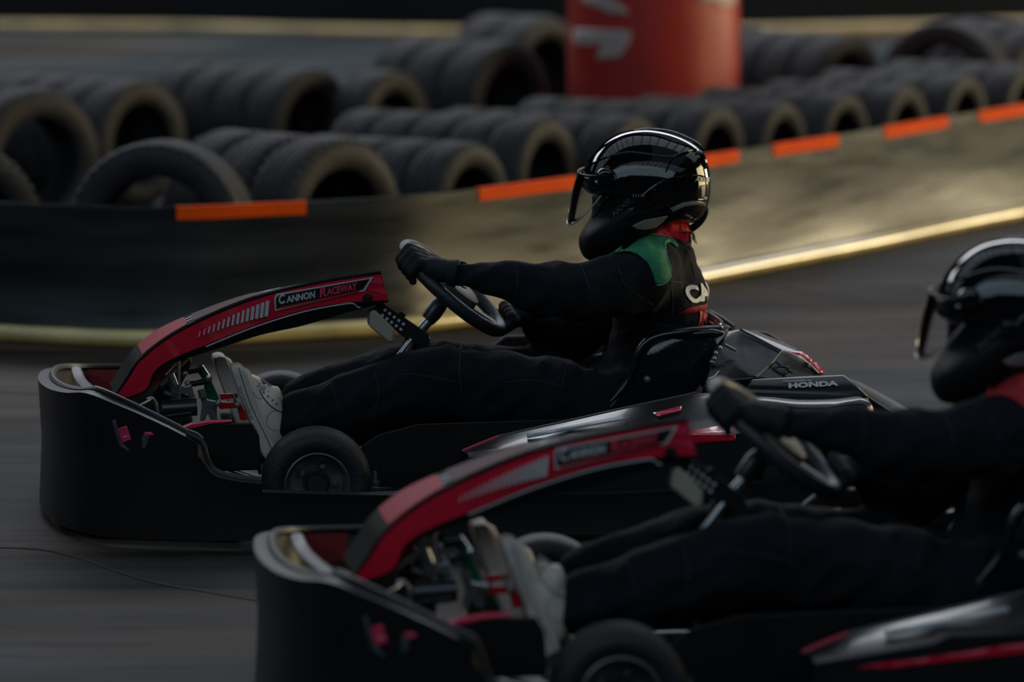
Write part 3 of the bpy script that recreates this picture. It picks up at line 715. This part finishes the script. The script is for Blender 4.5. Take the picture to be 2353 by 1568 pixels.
tube('front_panel_edge', [K(368, 888, -.02), K(390, 862, 0), K(416, 838, .03), K(434, 822, .05)], .006, BGE, kart)
plate('front_panel', [(345, 880), (372, 848), (398, 826), (404, 832), (380, 862), (352, 890)], .02, .03, PNK, kart)
hull('front_panel_backing', [K(u, v, w) for w in (.04, .07) for u, v in ((350, 905), (420, 825), (438, 822), (440, 838), (400, 920), (360, 960))], mat('grey_plastic', (.10, .115, .13), .4), kart, bevel=.006)
hull('inner_side_panel', [K(u, v, w) for w in (-.46, -.44) for u, v in ((414, 986), (470, 972), (535, 970), (580, 972), (596, 1000), (600, 1080), (500, 1084), (420, 1010))], BLK, kart, bevel=.004)
plate('panel_edge_decal', [(414, 985), (440, 975), (480, 969), (534, 967), (534, 970), (484, 975), (446, 984), (416, 989)], -.465, -.44, PNK, kart, bevel=.001)
# side pods: three stations, swept
def sidepod(s):
    sec_px = [(1062, 1037, 1052, -.50), (1145, 1004, 1040, -.49), (1300, 970, 1016, -.47), (1450, 936, 990, -.45), (1600, 904, 968, -.43), (1700, 900, 965, -.42)]
    bm = bmesh.new(); ss = []
    for u, v, v2, w in sec_px:
        a = K(u, v, w); b = K(u, v2, w-.13); b.x = a.x
        lo = .1; q = [a, a+Vector((0, -.02, .002)), b+Vector((0, .02, .006)), b, Vector((a.x, -.625, .24 if u > 1200 else .16)), Vector((a.x, -.635, .115)), Vector((a.x, -.33, .08)), Vector((a.x, w+.03, a.z-.05))]
        ss.append([Vector((p.x, p.y*(-s), p.z)) for p in q])
    loft(bm, ss); return link('side_pod', bm_mesh(bm, 'pod'), GLS, kart, angle=35, label=None)
pod = sidepod(-1); pod2 = sidepod(1)
tp1 = bvh(pod)
decal('pod_stripe', [(1150, 1062), (1300, 1040), (1500, 1010), (1690, 975), (1690, 1012), (1500, 1030), (1200, 1064)], tp1, RED, pod, step=25, off=.003)
decal('pod_sticker', [(1500, 952), (1566, 936), (1566, 946), (1512, 960)], tp1, PNK, pod, step=12, off=.003)
decal('pod_sticker', [(1210, 1000), (1440, 957), (1440, 966), (1212, 1010)], tp1, GRY, pod, step=20, off=.003)
tube('pod_edge', [K(1062, 1037, -.505), K(1100, 1021, -.5), K(1146, 1003, -.495)], .0035, RED, pod)
tube('pod_edge', [K(1146, 1003, -.495), K(1300, 969, -.475), K(1450, 935, -.455), K(1600, 903, -.435)], .003, GRP, pod)
hull('far_pod_tip', [K(1160, 814, .42), K(1172, 804, .42), K(1192, 804, .42), K(1214, 820, .42), K(1160, 814, .48), K(1172, 805, .48), K(1200, 830, .48), K(1170, 860, .46)], RED, kart, bevel=.003, label='red tip of far side pod')
plate('tip_sticker', [(1156, 812), (1176, 808), (1206, 816), (1180, 820)], .41, .415, WHT, kart, bevel=0)
# seat
SEAT = mat('seat_fibreglass', (.006, .007, .009), .22, coat=.6)
cen = [(1355, 1010, 0), (1420, 1060, 0), (1510, 1055, 0), (1570, 990, 0), (1600, 900, 0), (1620, 810, 0), (1645, 725, 0)]
flk = [(1386, 946, -.19), (1418, 912, -.20), (1448, 872, -.205), (1468, 812, -.21), (1500, 778, -.212), (1570, 763, -.21), (1655, 758, -.185)]
Cc = catmull([K(*p) for p in cen], 5); Ff = catmull([K(*p) for p in flk], 5)
bm = bmesh.new(); rows = []
for c, f in zip(Cc, Ff):
    row = []
    for k in range(-8, 9):
        t = abs(k)/8; s = 1 if k < 0 else -1
        e = t**2.6; y = math.sin(t*math.pi/2)**.8 if t else 0
        p = Vector((c.x+(f.x-c.x)*e, f.y*s*y*(1 if k else 0), c.z+(f.z-c.z)*e)); row.append(p)
    rows.append(row)
loft(bm, rows, closed_sec=False); seat = link('seat', bm_mesh(bm, 'seat'), SEAT, kart, angle=60)
sm = seat.modifiers.new('s', 'SOLIDIFY'); sm.thickness = .012
tube('seat_rim', [r[-1].copy() for r in rows], .011, SEAT, seat, seg=10); tube('seat_rim', [r[0].copy() for r in rows], .011, SEAT, seat)
hull('seat_lip', [K(u, v, w) for w in (-.215, -.17) for u, v in ((1500, 776), (1560, 762), (1640, 756), (1668, 764), (1655, 776), (1560, 782))], SEAT, seat, bevel=.008)
bm = bmesh.new(); lathe(bm, [(.001, -.006), (.007, -.005), (.009, 0), (.009, .006)], seg=16, center=K(1487, 873, -.215)); link('seat_bolt', bm_mesh(bm, 'sb'), MET, seat)
plate('seat_side', [(1386, 950), (1420, 912), (1450, 872), (1470, 812), (1500, 780), (1560, 766), (1640, 762), (1650, 800), (1622, 862), (1600, 900), (1500, 925)], -.21, -.19, SEAT, seat, bevel=.004)
tube('seat_stay', [K(1628, 720, .12), K(1660, 738, .1), K(1684, 755, .08)], .010, GLS, kart); 
hull('seat_back_top', [K(1628, 722, .15), K(1648, 728, .15), K(1682, 752, .05), K(1640, 756, -.05), K(1628, 740, -.05), K(1670, 762, -.05)], SEAT, kart, bevel=.01)
# engine cover
ec = hull('engine_cover', [K(1672, 762, -.16), K(1706, 756, -.16), K(1796, 808, -.22), K(1737, 868, -.34), K(1612, 888, -.33), K(1640, 800, -.24),
     K(1740, 762, .14), K(1830, 800, .14), K(1690, 762, .12), K(1640, 830, .1), K(1896, 862, -.2), K(1846, 812, -.18), K(1896, 862, .1), K(1730, 905, -.3), K(1880, 905, -.3), K(1880, 900, .1), K(1640, 900, .1)], GLS, kart, bevel=.008)
te = bvh(ec)
decal('cover_stripe', [(1806, 813), (1840, 813), (1866, 832), (1893, 861), (1880, 861), (1858, 838), (1836, 822)], te, RED, ec, step=8, off=.006)
decal('cover_stripe_edge', [(1800, 812), (1806, 813), (1836, 823), (1858, 840), (1879, 862), (1876, 862), (1855, 841), (1832, 826)], te, WHT, ec, step=8, off=.0065)
tube('cover_ridge', [K(1700, 757, -.17), K(1796, 807, -.225), K(1770, 838, -.28), K(1737, 867, -.345)], .003, GRP, ec)
for c in ((1795, 851, -.285),):
    bm = bmesh.new(); a = K(*c)
    add_tube(bm, [a+Vector((.019*math.cos(t), 0, .009*math.sin(t))) for t in [i*math.pi/8 for i in range(16)]], .0032, 8, True); link('filler_ring', bm_mesh(bm, 'ring'), GLS, ec)
    hull('filler_cap', [a+Vector((.012*math.cos(t), dy, .006*math.sin(t))) for t in [i*math.pi/5 for i in range(10)] for dy in (-.004, .01)], MET, ec, bevel=.001)
tube('vent_frame', [K(1766, 844, -.29), K(1783, 832, -.28), K(1822, 858, -.29)], .003, GLS, ec)
for i, (u, v) in enumerate(((1654, 800), (1644, 812), (1640, 824), (1635, 832))):
    bm = bmesh.new(); bmesh.ops.create_icosphere(bm, subdivisions=2, radius=.006, matrix=Matrix.Translation(K(u, v, -.285))); link('fastener', bm_mesh(bm, 'f'), MET, kart)
tube('cover_strap', [K(1664, 792, -.28), K(1690, 806, -.27)], .0035, MET, kart); tube('pull_handle', [K(1628, 872, -.34), K(1642, 866, -.345), K(1652, 854, -.34)], .005, MET, kart)
# far cover with dark red panel
fc = hull('far_cover', [K(1728, 760, .28), K(1764, 764, .28), K(1772, 772, .28), K(1836, 810, .28), K(1790, 860, .28), K(1728, 760, .42), K(1764, 764, .42), K(1836, 808, .42), K(1790, 860, .42)], GLS, kart, bevel=.006)
plate('far_cover_panel', [(1740, 768), (1766, 771), (1832, 808), (1808, 810)], .275, .28, mat('dark_red_vinyl', (.16, .012, .02), .4), fc, bevel=0)
# side engine pod with lettering
ep = hull('engine_pod', [K(1728, 872, -.36), K(1940, 862, -.36), K(1962, 886, -.40), K(1998, 914, -.44), K(1812, 926, -.44), K(1700, 912, -.42), K(1780, 900, -.36)]+
          [K(u, v, w)+Vector((0, 0, 0)) for u, v, w in ((1728, 868, -.2), (1930, 862, -.2), (1985, 900, -.2), (1700, 905, -.2), (1990, 960, -.3), (1800, 960, -.3))], GLS, kart, bevel=.006)
def inflate(name, px, cu, cv, w, W, m, parent, ex=2.4, n=96, rows=18, wscale=None, label=None):
    """rounded shell from a side outline: px outline about (cu, cv), half-width W about plane w"""
    c = K(cu, cv, w); pts = catmull([K(u, v, w)-c for u, v in px], 16, True)
    ang = sorted([(math.atan2(p.z, p.x), math.hypot(p.x, p.z)) for p in pts]); N = len(ang)
    def rad(a):
        for i in range(N):
            a0, r0 = ang[i-1] if i else (ang[-1][0]-2*math.pi, ang[-1][1]); a1, r1 = ang[i]
            if a0 <= a <= a1: return r0+(r1-r0)*(a-a0)/max(1e-6, a1-a0)
        a0, r0 = ang[-1]; a1, r1 = ang[0][0]+2*math.pi, ang[0][1]; return r0+(r1-r0)*(a-a0)/max(1e-6, a1-a0)
    rr = [rad(-math.pi+2*math.pi*k/n) for k in range(n)]
    bm = bmesh.new(); secs = []
    for j in range(rows+1):
        f = -math.pi/2+math.pi*j/rows; s = math.sin(f); q = max(0, 1-abs(s)**ex)**(1/ex)+1e-3
        secs.append([c+Vector((rr[k]*q*math.cos(-math.pi+2*math.pi*k/n), s*W, rr[k]*q*math.sin(-math.pi+2*math.pi*k/n))) for k in range(n)])
    loft(bm, secs); return link(name, bm_mesh(bm, name), m, parent, angle=60, label=label)
bulge = inflate('pod_bulge', [(1640, 945), (1680, 922), (1750, 914), (1840, 921), (1930, 919), (1984, 914), (2003, 930), (2006, 952), (1995, 968), (1900, 974), (1760, 974), (1670, 968)], 1840, 944, -.47, .06, GLS, kart, ex=2.8)
inflate('pod_skirt', [(1760, 985), (1800, 955), (1860, 948), (1930, 952), (1990, 968), (2036, 986), (2040, 1040), (1900, 1060), (1780, 1040)], 1900, 1005, -.50, .09, GLS, kart, ex=2.6)
hull('pod_foot', [K(u, v, w) for w in (-.46, -.36) for u, v in ((2000, 948), (2022, 962), (2024, 985), (2004, 980))], GRP, kart, bevel=.004)
tpo = bvh(ep)
text_px('lettering', 'HONDA', (1812, 896), (1926, 890), 12, WHT, ep, tree=tpo, off=.004, bold=.05, label='white block lettering')
text_px('lettering', 'POWERED by', (1800, 883), (1866, 880), 5, WHT, ep, tree=tpo, off=.004, bold=.01)
# fuel tank between the legs and rear hardware
hull('fuel_tank', [K(u, v, w) for w in (-.12, .12) for u, v in ((900, 960), (960, 930), (1060, 940), (1090, 1000), (1080, 1060), (900, 1060))], BLK, kart, bevel=.02)
hull('engine_block', box_pts(.42, .66, -.32, -.16, .12, .26), DMT, kart, bevel=.01)

# ================================================================== THE DRIVER (same space as the kart)
drv = empty('person', 'sharp seated kart driver in black suit with green shoulder patch and clear-visor helmet', 'person', M1)
HN = rimp(38); HF = rimp(205)
def limb(*a): return a
sh_n = K(1472, 640, -.20); el_n = K(1262, 668, -.25); wr_n = K(1052, 628, -.155)
sh_f = K(1495, 620, .20); el_f = K(1300, 775, .26); wr_f = HF+Vector((.075, .05, -.0))
hip_n = K(1440, 965, -.10); kn_n = K(1008, 874, -.17); an_n = K(690, 958, -.14)
hip_f = K(1440, 955, .10); kn_f = K(968, 848, .14); an_f = K(712, 910, .12)
caps = [
 (K(1500, 930, 0), .125, K(1512, 800, 0), .122, 1.30), (K(1512, 800, 0), .118, K(1515, 680, 0), .118, 1.35), (K(1515, 680, 0), .112, K(1524, 610, 0), .085, 1.55),
 (K(1500, 612, -.13), .068, K(1520, 600, .13), .068), (K(1535, 605, 0), .074, K(1545, 572, 0), .048, 1.2), (K(1500, 600, -.06), .07, K(1430, 640, -.05), .05),
 (sh_n, .079, (sh_n+el_n)/2+Vector((0, 0, -.014)), .078), ((sh_n+el_n)/2+Vector((0, 0, -.014)), .078, el_n, .070), (el_n, .068, K(1160, 648, -.21), .051), (K(1160, 648, -.21), .05, wr_n, .031),
 (K(1480, 640, -.14), .09, sh_n, .08),
 (sh_f, .085, el_f, .078), (el_f, .076, (el_f+wr_f)/2, .060), ((el_f+wr_f)/2, .058, wr_f, .036), (K(1500, 900, 0), .12, K(1410, 915, 0), .10, 1.3),
 (hip_n, .112, K(1230, 915, -.14), .106), (K(1230, 915, -.14), .106, kn_n, .090), (kn_n, .088, K(860, 918, -.16), .090), (K(860, 918, -.16), .088, an_n, .066), (an_n, .066, K(668, 972, -.13), .060),
 (hip_f, .112, K(1230, 890, .13), .094), (K(1230, 890, .13), .094, kn_f, .080), (kn_f, .078, K(840, 876, .14), .074), (K(840, 876, .14), .070, an_f, .056), (an_f, .056, K(680, 925, .12), .050)]
def folds(p):
    # diagonal cloth folds on sleeves, trunk and thighs: broad ridges with narrow creases
    d = 0
    f = noise.noise(Vector(((p.x+p.z)*5, p.y*4, (p.x-p.z)*13)))
    d += .010*(1-abs(f)*2.6)
    g = noise.noise(Vector(((p.x*.8+p.z)*8, p.y*6, (p.x*.6-p.z)*24))+Vector((5, 3, 1)))
    d += .004*(1-abs(g)*2.4)
    return d-.010
body = blob('racing_suit', caps, .009, SUIT, drv, folds=folds, smooth=8)
body['label'] = 'black racing suit'
bs_ = body.modifiers.new('soften', 'SMOOTH'); bs_.iterations = 5; bs_.factor = .5
tbody = bvh(body)
yoke = [(1414, 584), (1445, 563), (1488, 546), (1518, 546), (1540, 553), (1556, 569), (1552, 570), (1540, 560), (1530, 562), (1527, 577), (1530, 597), (1537, 622), (1535, 640), (1520, 652), (1506, 654), (1500, 632), (1488, 606), (1468, 589), (1450, 582), (1430, 581)]
patch = decal('shoulder_patch', yoke, tbody, GPAT, drv, step=6, off=.004, thick=.003, label='green shoulder patch')
surf_line('patch_piping', [(1414, 583), (1445, 562), (1488, 545), (1518, 545), (1540, 552), (1554, 568)], tbody, .0014, LGRN, drv, off=.006)
surf_line('patch_piping', [(1548, 564), (1538, 557), (1528, 562), (1526, 578), (1530, 598), (1537, 622), (1535, 640), (1520, 652), (1506, 654)], tbody, .0014, LGRN, drv, off=.006)
for px in ([(1332, 603), (1345, 635), (1355, 670)], [(1185, 608), (1190, 640), (1180, 690)], [(1575, 568), (1590, 610), (1597, 645)], [(1540, 647), (1570, 650), (1592, 654)],
           [(1540, 650), (1545, 690), (1546, 730)], [(1300, 840), (1290, 900)], [(1060, 790), (1055, 850), (1060, 900)], [(760, 880), (775, 930)], [(900, 870), (940, 860), (1000, 868), (1060, 880)],
           [(1500, 745), (1560, 752), (1610, 760)], [(1420, 610), (1440, 660), (1500, 700)], [(860, 850), (870, 900), (862, 940)], [(1160, 880), (1230, 875), (1300, 890)]):
    surf_line('seam', px, tbody, .0010, SEAM, drv, off=.0005)
# lettering across the back: laid on from behind
back_proj = lambda co: (Vector((K(1700, 700, 0).x+.4, co.x, co.y)), Vector((-1, 0, 0)))
zc1 = K(1610, 693, -.09).z; zc2 = K(1610, 712, -.09).z; zc3 = K(1610, 752, -.09).z
text_px('back_lettering', 'CANNON', (-.150, zc1), (.150, zc1), .042, WHT, drv, tree=tbody, proj=back_proj, off=.004, bold=.045, step=.012, ydir=1)
decal('back_stripe', [(-.158, zc2), (.15, zc2), (.15, zc2+.013), (-.150, zc2+.013)], tbody, RPAT, drv, step=.012, proj=back_proj, off=.004)
text_px('back_lettering', 'RACEWAY', (-.118, zc3), (.13, zc3), .042, mat('bright_red_print', (.60, .05, .05), .6), drv, tree=tbody, proj=back_proj, off=.004, bold=.045, step=.012, ydir=1)
# collar, scarf, hair, neck
blob('collar', [(K(1510, 568, 0), .050, K(1545, 562, 0), .046, 1.3), (K(1545, 562, 0), .044, K(1550, 552, 0), .042, 1.3)], .006, mat('collar_fabric', (.035, .037, .042), .8, bump=.3), drv, folds=lambda p: .002*noise.noise(p*40))
blob('neck_scarf', [(K(1515, 520, -.01), .048, K(1542, 528, 0), .042, 1.2), (K(1540, 512, 0), .040, K(1550, 532, 0), .030, 1.2), (K(1490, 545, -.04), .040, K(1548, 540, -.01), .042)], .005, mat('red_scarf_fabric', (.75, .008, .03), .8, bump=.4, bscale=50), drv,
     folds=lambda p: .006*(1-2*abs(noise.noise(Vector((p.x*45, p.y*20, p.z*30+p.x*30))))), smooth=3)
bm = bmesh.new()
for i in range(90):
    r1, r2 = random.uniform(-1, 1), random.uniform(0, 1)
    a = K(1572+4*r1, 528+5*r2, -.03+.03*r1); b = K(1588+6*r2, 537+3*r1, -.03+.03*r1); c = K(1592+9*r2+2*r1, 550+11*r2, -.03+.035*r1)
    add_tube(bm, catmull([a, b, c], 3), [.0008]*6+[.0003], 5)
o = link('hair', bm_mesh(bm, 'hair'), HAIR, drv)
# helmet
hel_px = [(1480, 297), (1530, 303), (1575, 319), (1608, 341), (1622, 368), (1630, 405), (1631, 440), (1624, 472), (1612, 496), (1590, 510), (1556, 512), (1520, 528), (1480, 556), (1440, 582), (1395, 596), (1356, 598),
          (1340, 588), (1332, 566), (1334, 544), (1347, 524), (1360, 502), (1363, 478), (1360, 448), (1345, 440), (1338, 425), (1341, 400), (1350, 378), (1366, 352), (1392, 325), (1430, 305)]
hel = inflate('helmet', hel_px, 1480, 440, 0, .128, HEL, drv, ex=2.3, n=160, rows=44, label='glossy black helmet')
# matt lower face and chin
hel.data.materials.append(mat('helmet_matt_black', (.004, .0045, .006), .55, spec=.25))
zc_, xc_, zd_ = K(1400, 470, 0).z, K(1500, 500, 0).x, K(1400, 545, 0).z
for p in hel.data.polygons:
    if (p.center.z < zc_ and p.center.x < xc_) or p.center.z < zd_: p.material_index = 1
# open bottom lining
blob('head', [(K(1450, 440, 0), .085, K(1480, 430, 0), .088), (K(1420, 490, 0), .05, K(1450, 500, 0), .06), (K(1500, 500, 0), .050, K(1525, 560, 0), .045)], .008, mat('skin', (.45, .25, .18), .6), drv)
tube('helmet_edge_roll', [K(1613, 470, -.05), K(1620, 484, -.03), K(1612, 505, -.02), K(1590, 525, 0), K(1566, 532, .02)], .009, HLN, hel, smooth_pts=4)
th = bvh(hel)
decal('lower_trim', [(1540, 478), (1570, 465), (1605, 461), (1620, 466), (1619, 474), (1600, 470), (1572, 474), (1545, 486)], th, mat('helmet_grey_trim', (.20, .21, .22), .3), hel, step=6, off=.002)
decal('cheek_patch', [(1451, 519), (1480, 505), (1534, 495), (1524, 508), (1505, 522), (1478, 528), (1462, 525)], th, mat('grey_patch', (.22, .21, .20), .5), hel, step=6, off=.002)
for px in ([(1352, 372), (1370, 352), (1400, 328), (1440, 313), (1500, 312), (1560, 330), (1600, 344)], [(1400, 500), (1450, 470), (1500, 430), (1540, 410), (1600, 403), (1624, 410)],
           [(1363, 500), (1385, 470), (1405, 440), (1413, 410), (1405, 390), (1392, 383)], [(1340, 392), (1370, 372), (1440, 350), (1540, 360), (1600, 345)], [(1530, 395), (1550, 360), (1590, 345)], [(1440, 505), (1500, 485), (1570, 462), (1618, 458)]):
    surf_line('shell_groove', px, th, .0022, HEL, hel, off=.0005, n=8)
# top spoiler ridge
sp_ = [(1430, 308), (1480, 299), (1540, 306), (1590, 327), (1616, 345)]
tube('spoiler', [K(u, v+2, 0) for u, v in sp_], [.003, .007, .009, .010, .006], HEL, hel, smooth_pts=8, seg=14)
hull('rear_vent', [K(u, v, w) for w in (-.07, .07) for u, v in ((1598, 345), (1614, 346), (1627, 372), (1622, 392), (1600, 392), (1586, 370))]+[K(1600, 370, -.085), K(1600, 370, .085)], HEL, hel, bevel=.008)
bm = bmesh.new(); lathe(bm, [(.001, -.006), (.012, -.006), (.019, -.004), (.022, 0), (.022, .02)], seg=32, center=K(1392, 408, -.113)); link('visor_pivot', bm_mesh(bm, 'pv'), HEL, hel)
bm = bmesh.new(); bmesh.ops.create_icosphere(bm, subdivisions=2, radius=.005, matrix=Matrix.Translation(K(1371, 419, -.112))); link('visor_screw', bm_mesh(bm, 'vs'), MET, hel)
for i in range(5): decal('vent_slit', [(1455+i*6, 446+i*.5), (1457+i*6, 446+i*.5), (1456+i*6, 453), (1454+i*6, 453)], th, GRY, hel, step=3, off=.0015)
HTX = mat('helmet_pale_print', (.55, .50, .36), .4); HTD = mat('helmet_grey_print', (.055, .06, .07), .4)
text_px('helmet_lettering', 'AXXIS', (1596, 417), (1629, 419), 11, HTX, hel, tree=th, off=.002, shear=.3, bold=.01, step=3)
text_px('helmet_lettering', 'AXXIS', (1410, 501), (1452, 463), 11, HTD, hel, tree=th, off=.002, shear=.3, bold=.02, step=4)
decal('helmet_mark', [(1609, 427), (1619, 425), (1617, 452), (1610, 454)], th, HTX, hel, step=4, off=.002); decal('helmet_mark', [(1615, 452), (1623, 453), (1622, 459), (1614, 458)], th, HTX, hel, step=4, off=.002)
# visor: a curved clear sheet standing open off the eye port
pv = K(1395, 412, -.118); vt0 = K(1352, 384, 0); vt1 = K(1331, 398, 0); vb = K(1305, 517, 0)
def vis(f, g):   # f -1..1 lateral, g 0 top..1 bottom
    a = f*R(86); top = vt1; P = top.lerp(vb, g)
    side_t = Vector((pv.x, 0, pv.z+.010)); side_b = Vector((pv.x-.008, 0, pv.z-.030)); S = side_t.lerp(side_b, g)
    c = math.cos(a)**.85; q = S.lerp(P, c); bow = .004*math.sin(math.pi*g)
    return Vector((q.x-bow*c, .121*math.sin(a), q.z))
bm = bmesh.new(); loft(bm, [[vis(-1+2*i/28, j/10) for i in range(29)] for j in range(11)], closed_sec=False)
vz = link('visor', bm_mesh(bm, 'visor'), GLA, hel, label='clear visor, raised slightly off the helmet'); s_ = vz.modifiers.new('s', 'SOLIDIFY'); s_.thickness = .0018
tube('visor_edge', [vis(-1+2*i/28, 1) for i in range(29)], .0016, mat('visor_edge_plastic', (.45, .44, .42), .25), hel, seg=6)
tube('visor_edge', [vis(-1+2*i/28, 0) for i in range(29)], .002, BLK, hel, seg=6)
# gloves: palm, four fingers and thumb closed round the rim
def glove(t0, wr, side):
    c = rimp(t0); tang = (rimp(t0+6)-rimp(t0-6)).normalized(); out = (c-WC).normalized(); 
    back = (wr-c).normalized(); caps_ = []
    pc = c+back*.030+AX*.012
    lay = [-.030, -.010, .011, .031]; ln_ = [.85, 1.0, 1.0, .9]
    caps_.append((wr, .028, c+back*.055, .030, 1.1)); 
    for s_i in lay: caps_.append((c+back*.055, .020, c+back*.022+tang*s_i*.9+AX*.018, .0135))
    palm_dir = AX
    for s_i, l_ in zip(lay, ln_):
        b0 = c+tang*s_i+AX*.028*1.0+back*.012; 
        k1 = c+tang*s_i*1.02+AX*.022+out*.026*l_; k2 = c+tang*s_i-AX*.012+out*.027*l_; k3 = c+tang*s_i-AX*.028-out*.002
        caps_ += [(c+back*.022+tang*s_i*.9+AX*.02, .0130, k1, .0118), (k1, .0118, k2, .0108), (k2, .0108, k3, .0098)]
    # thumb leaves the side of the palm and closes under the rim
    tb0 = c+back*.045-tang*.030+AX*.004; tb1 = c+back*.018-tang*.048-AX*.004; tb2 = c-tang*.036-AX*.024-out*.010
    caps_ += [(tb0, .016, tb1, .0135), (tb1, .0135, tb2, .0115)]
    return blob('glove', caps_, .0035, GLV, drv, smooth=3)
glove(38, wr_n+(HN-wr_n)*.12, -1); glove(205, wr_f, 1)
tube('cuff', [K(1050, 629, -.155), K(1030, 626, -.15)], [.034, .031], GLV, drv, seg=18)
# shoes
def shoe(dx, dv, w, near):
    f = lambda pts: [(u+dx, v+dv) for u, v in pts]
    up = inflate('shoe', f([(556, 845), (574, 852), (585, 870), (592, 888), (612, 884), (640, 894), (648, 925), (654, 965), (656, 1000), (640, 1030), (618, 1042), (600, 1030), (580, 970), (562, 920), (548, 875)]), 604+dx, 945+dv, w, .047, SHU, drv, ex=2.6, n=80, rows=16, label='white leather sneaker')
    sole = f([(530, 848), (538, 838), (552, 838), (562, 848), (572, 880), (588, 930), (604, 972), (622, 1010), (636, 1034), (620, 1046), (606, 1050), (590, 1012), (566, 950), (545, 895)])
    bm = bmesh.new(); P = catmull([K(u, v, w) for u, v in sole], 3, True); secs = []
    for y, sc in ((-.050, .90), (-.046, .98), (-.03, 1.0), (.03, 1.0), (.046, .98), (.050, .90)):
        cc = sum(P, Vector())/len(P); secs.append([Vector((cc.x+(p.x-cc.x)*sc, w+y, cc.z+(p.z-cc.z)*sc)) for p in P])
    rings = [[bm.verts.new(p) for p in s] for s in secs]; n = len(P)
    for a, b in zip(rings, rings[1:]):
        for k in range(n): bm.faces.new((a[k], a[(k+1) % n], b[(k+1) % n], b[k]))
    for rg in (rings[0], rings[-1]):
        for tri in tessellate_polygon([[v.co for v in rg]]): bm.faces.new([rg[i] for i in tri])
    so = link('sole', bm_mesh(bm, 'sole'), SOL, up, angle=50)
    if near:
        tr = bvh(up); ts = bvh(so)
        surf_line('sole_seam', [(548, 845), (556, 870), (572, 920), (592, 965), (612, 1005), (625, 1035)], ts, .0010, LIN, up, off=.0003)
        surf_line('stitch', f([(596, 896), (604, 912), (618, 930), (634, 942), (648, 948)]), tr, .0016, LIN, up, off=.0003)
        surf_line('stitch', f([(648, 948), (630, 944), (616, 955), (612, 972), (620, 985), (636, 990)]), tr, .0010, GRY, up, off=.0003)
        surf_line('stitch', f([(566, 862), (574, 890), (592, 915), (606, 915)]), tr, .0009, GRY, up, off=.0003)
        for k in range(14): 
            t = k/13; surf_line('tread', [(548+t*28, 892+t*72), (553+t*28, 890+t*72)], ts, .0012, LIN, up, off=.0002, n=2)
        for i in range(4):
            a = f([(594+i*11, 888+i*7)])[0]; b = f([(606+i*10, 902+i*9)])[0]
            tube('lace', [K(a[0], a[1], w-.034), K(a[0]+4, a[1]-6, w-.018), K(a[0]+5, a[1]-8, w+.01)], .0032, LAC, up, seg=7)
            bm = bmesh.new(); bmesh.ops.create_icosphere(bm, subdivisions=1, radius=.0025, matrix=Matrix.Translation(K(b[0], b[1], w-.043))); link('eyelet', bm_mesh(bm, 'eye'), LIN, up)
        tube('lace', [K(600, 872, w-.02), K(612, 880, w-.015), K(622, 888, w-.01), K(634, 896, w)], .003, LAC, up, smooth_pts=3)
        inflate('tongue', [(630, 892), (636, 888), (644, 896), (650, 920), (644, 926), (632, 908)], 639, 905, w, .028, SHU, up, n=40, rows=8)
    return up
shoe(0, 0, -.14, True)
shoe(-42, -24, .10, False)

# ================================================================== SECOND KART AND DRIVER (nearer the camera)
M2 = Matrix.Translation(O2) @ RK
bpy.context.view_layer.update()
k2 = copy_tree(kart); k2.matrix_world = M2; k2['label'] = 'nearest kart, blurred, black with red curved fairing, cut by the bottom edge'
d2 = copy_tree(drv); d2.matrix_world = M2; d2['label'] = 'blurred driver at right frame edge, black helmet, red shoulder patch, no green'
for ch in d2.children:
    if ch.name.startswith('shoulder_patch'):
        ch.data = ch.data.copy(); ch.data.materials.clear(); ch.data.materials.append(RPAT); ch['label'] = 'red shoulder patch'
    if ch.name.startswith('patch_piping'):
        ch.data = ch.data.copy(); ch.data.materials.clear(); ch.data.materials.append(RPAT)
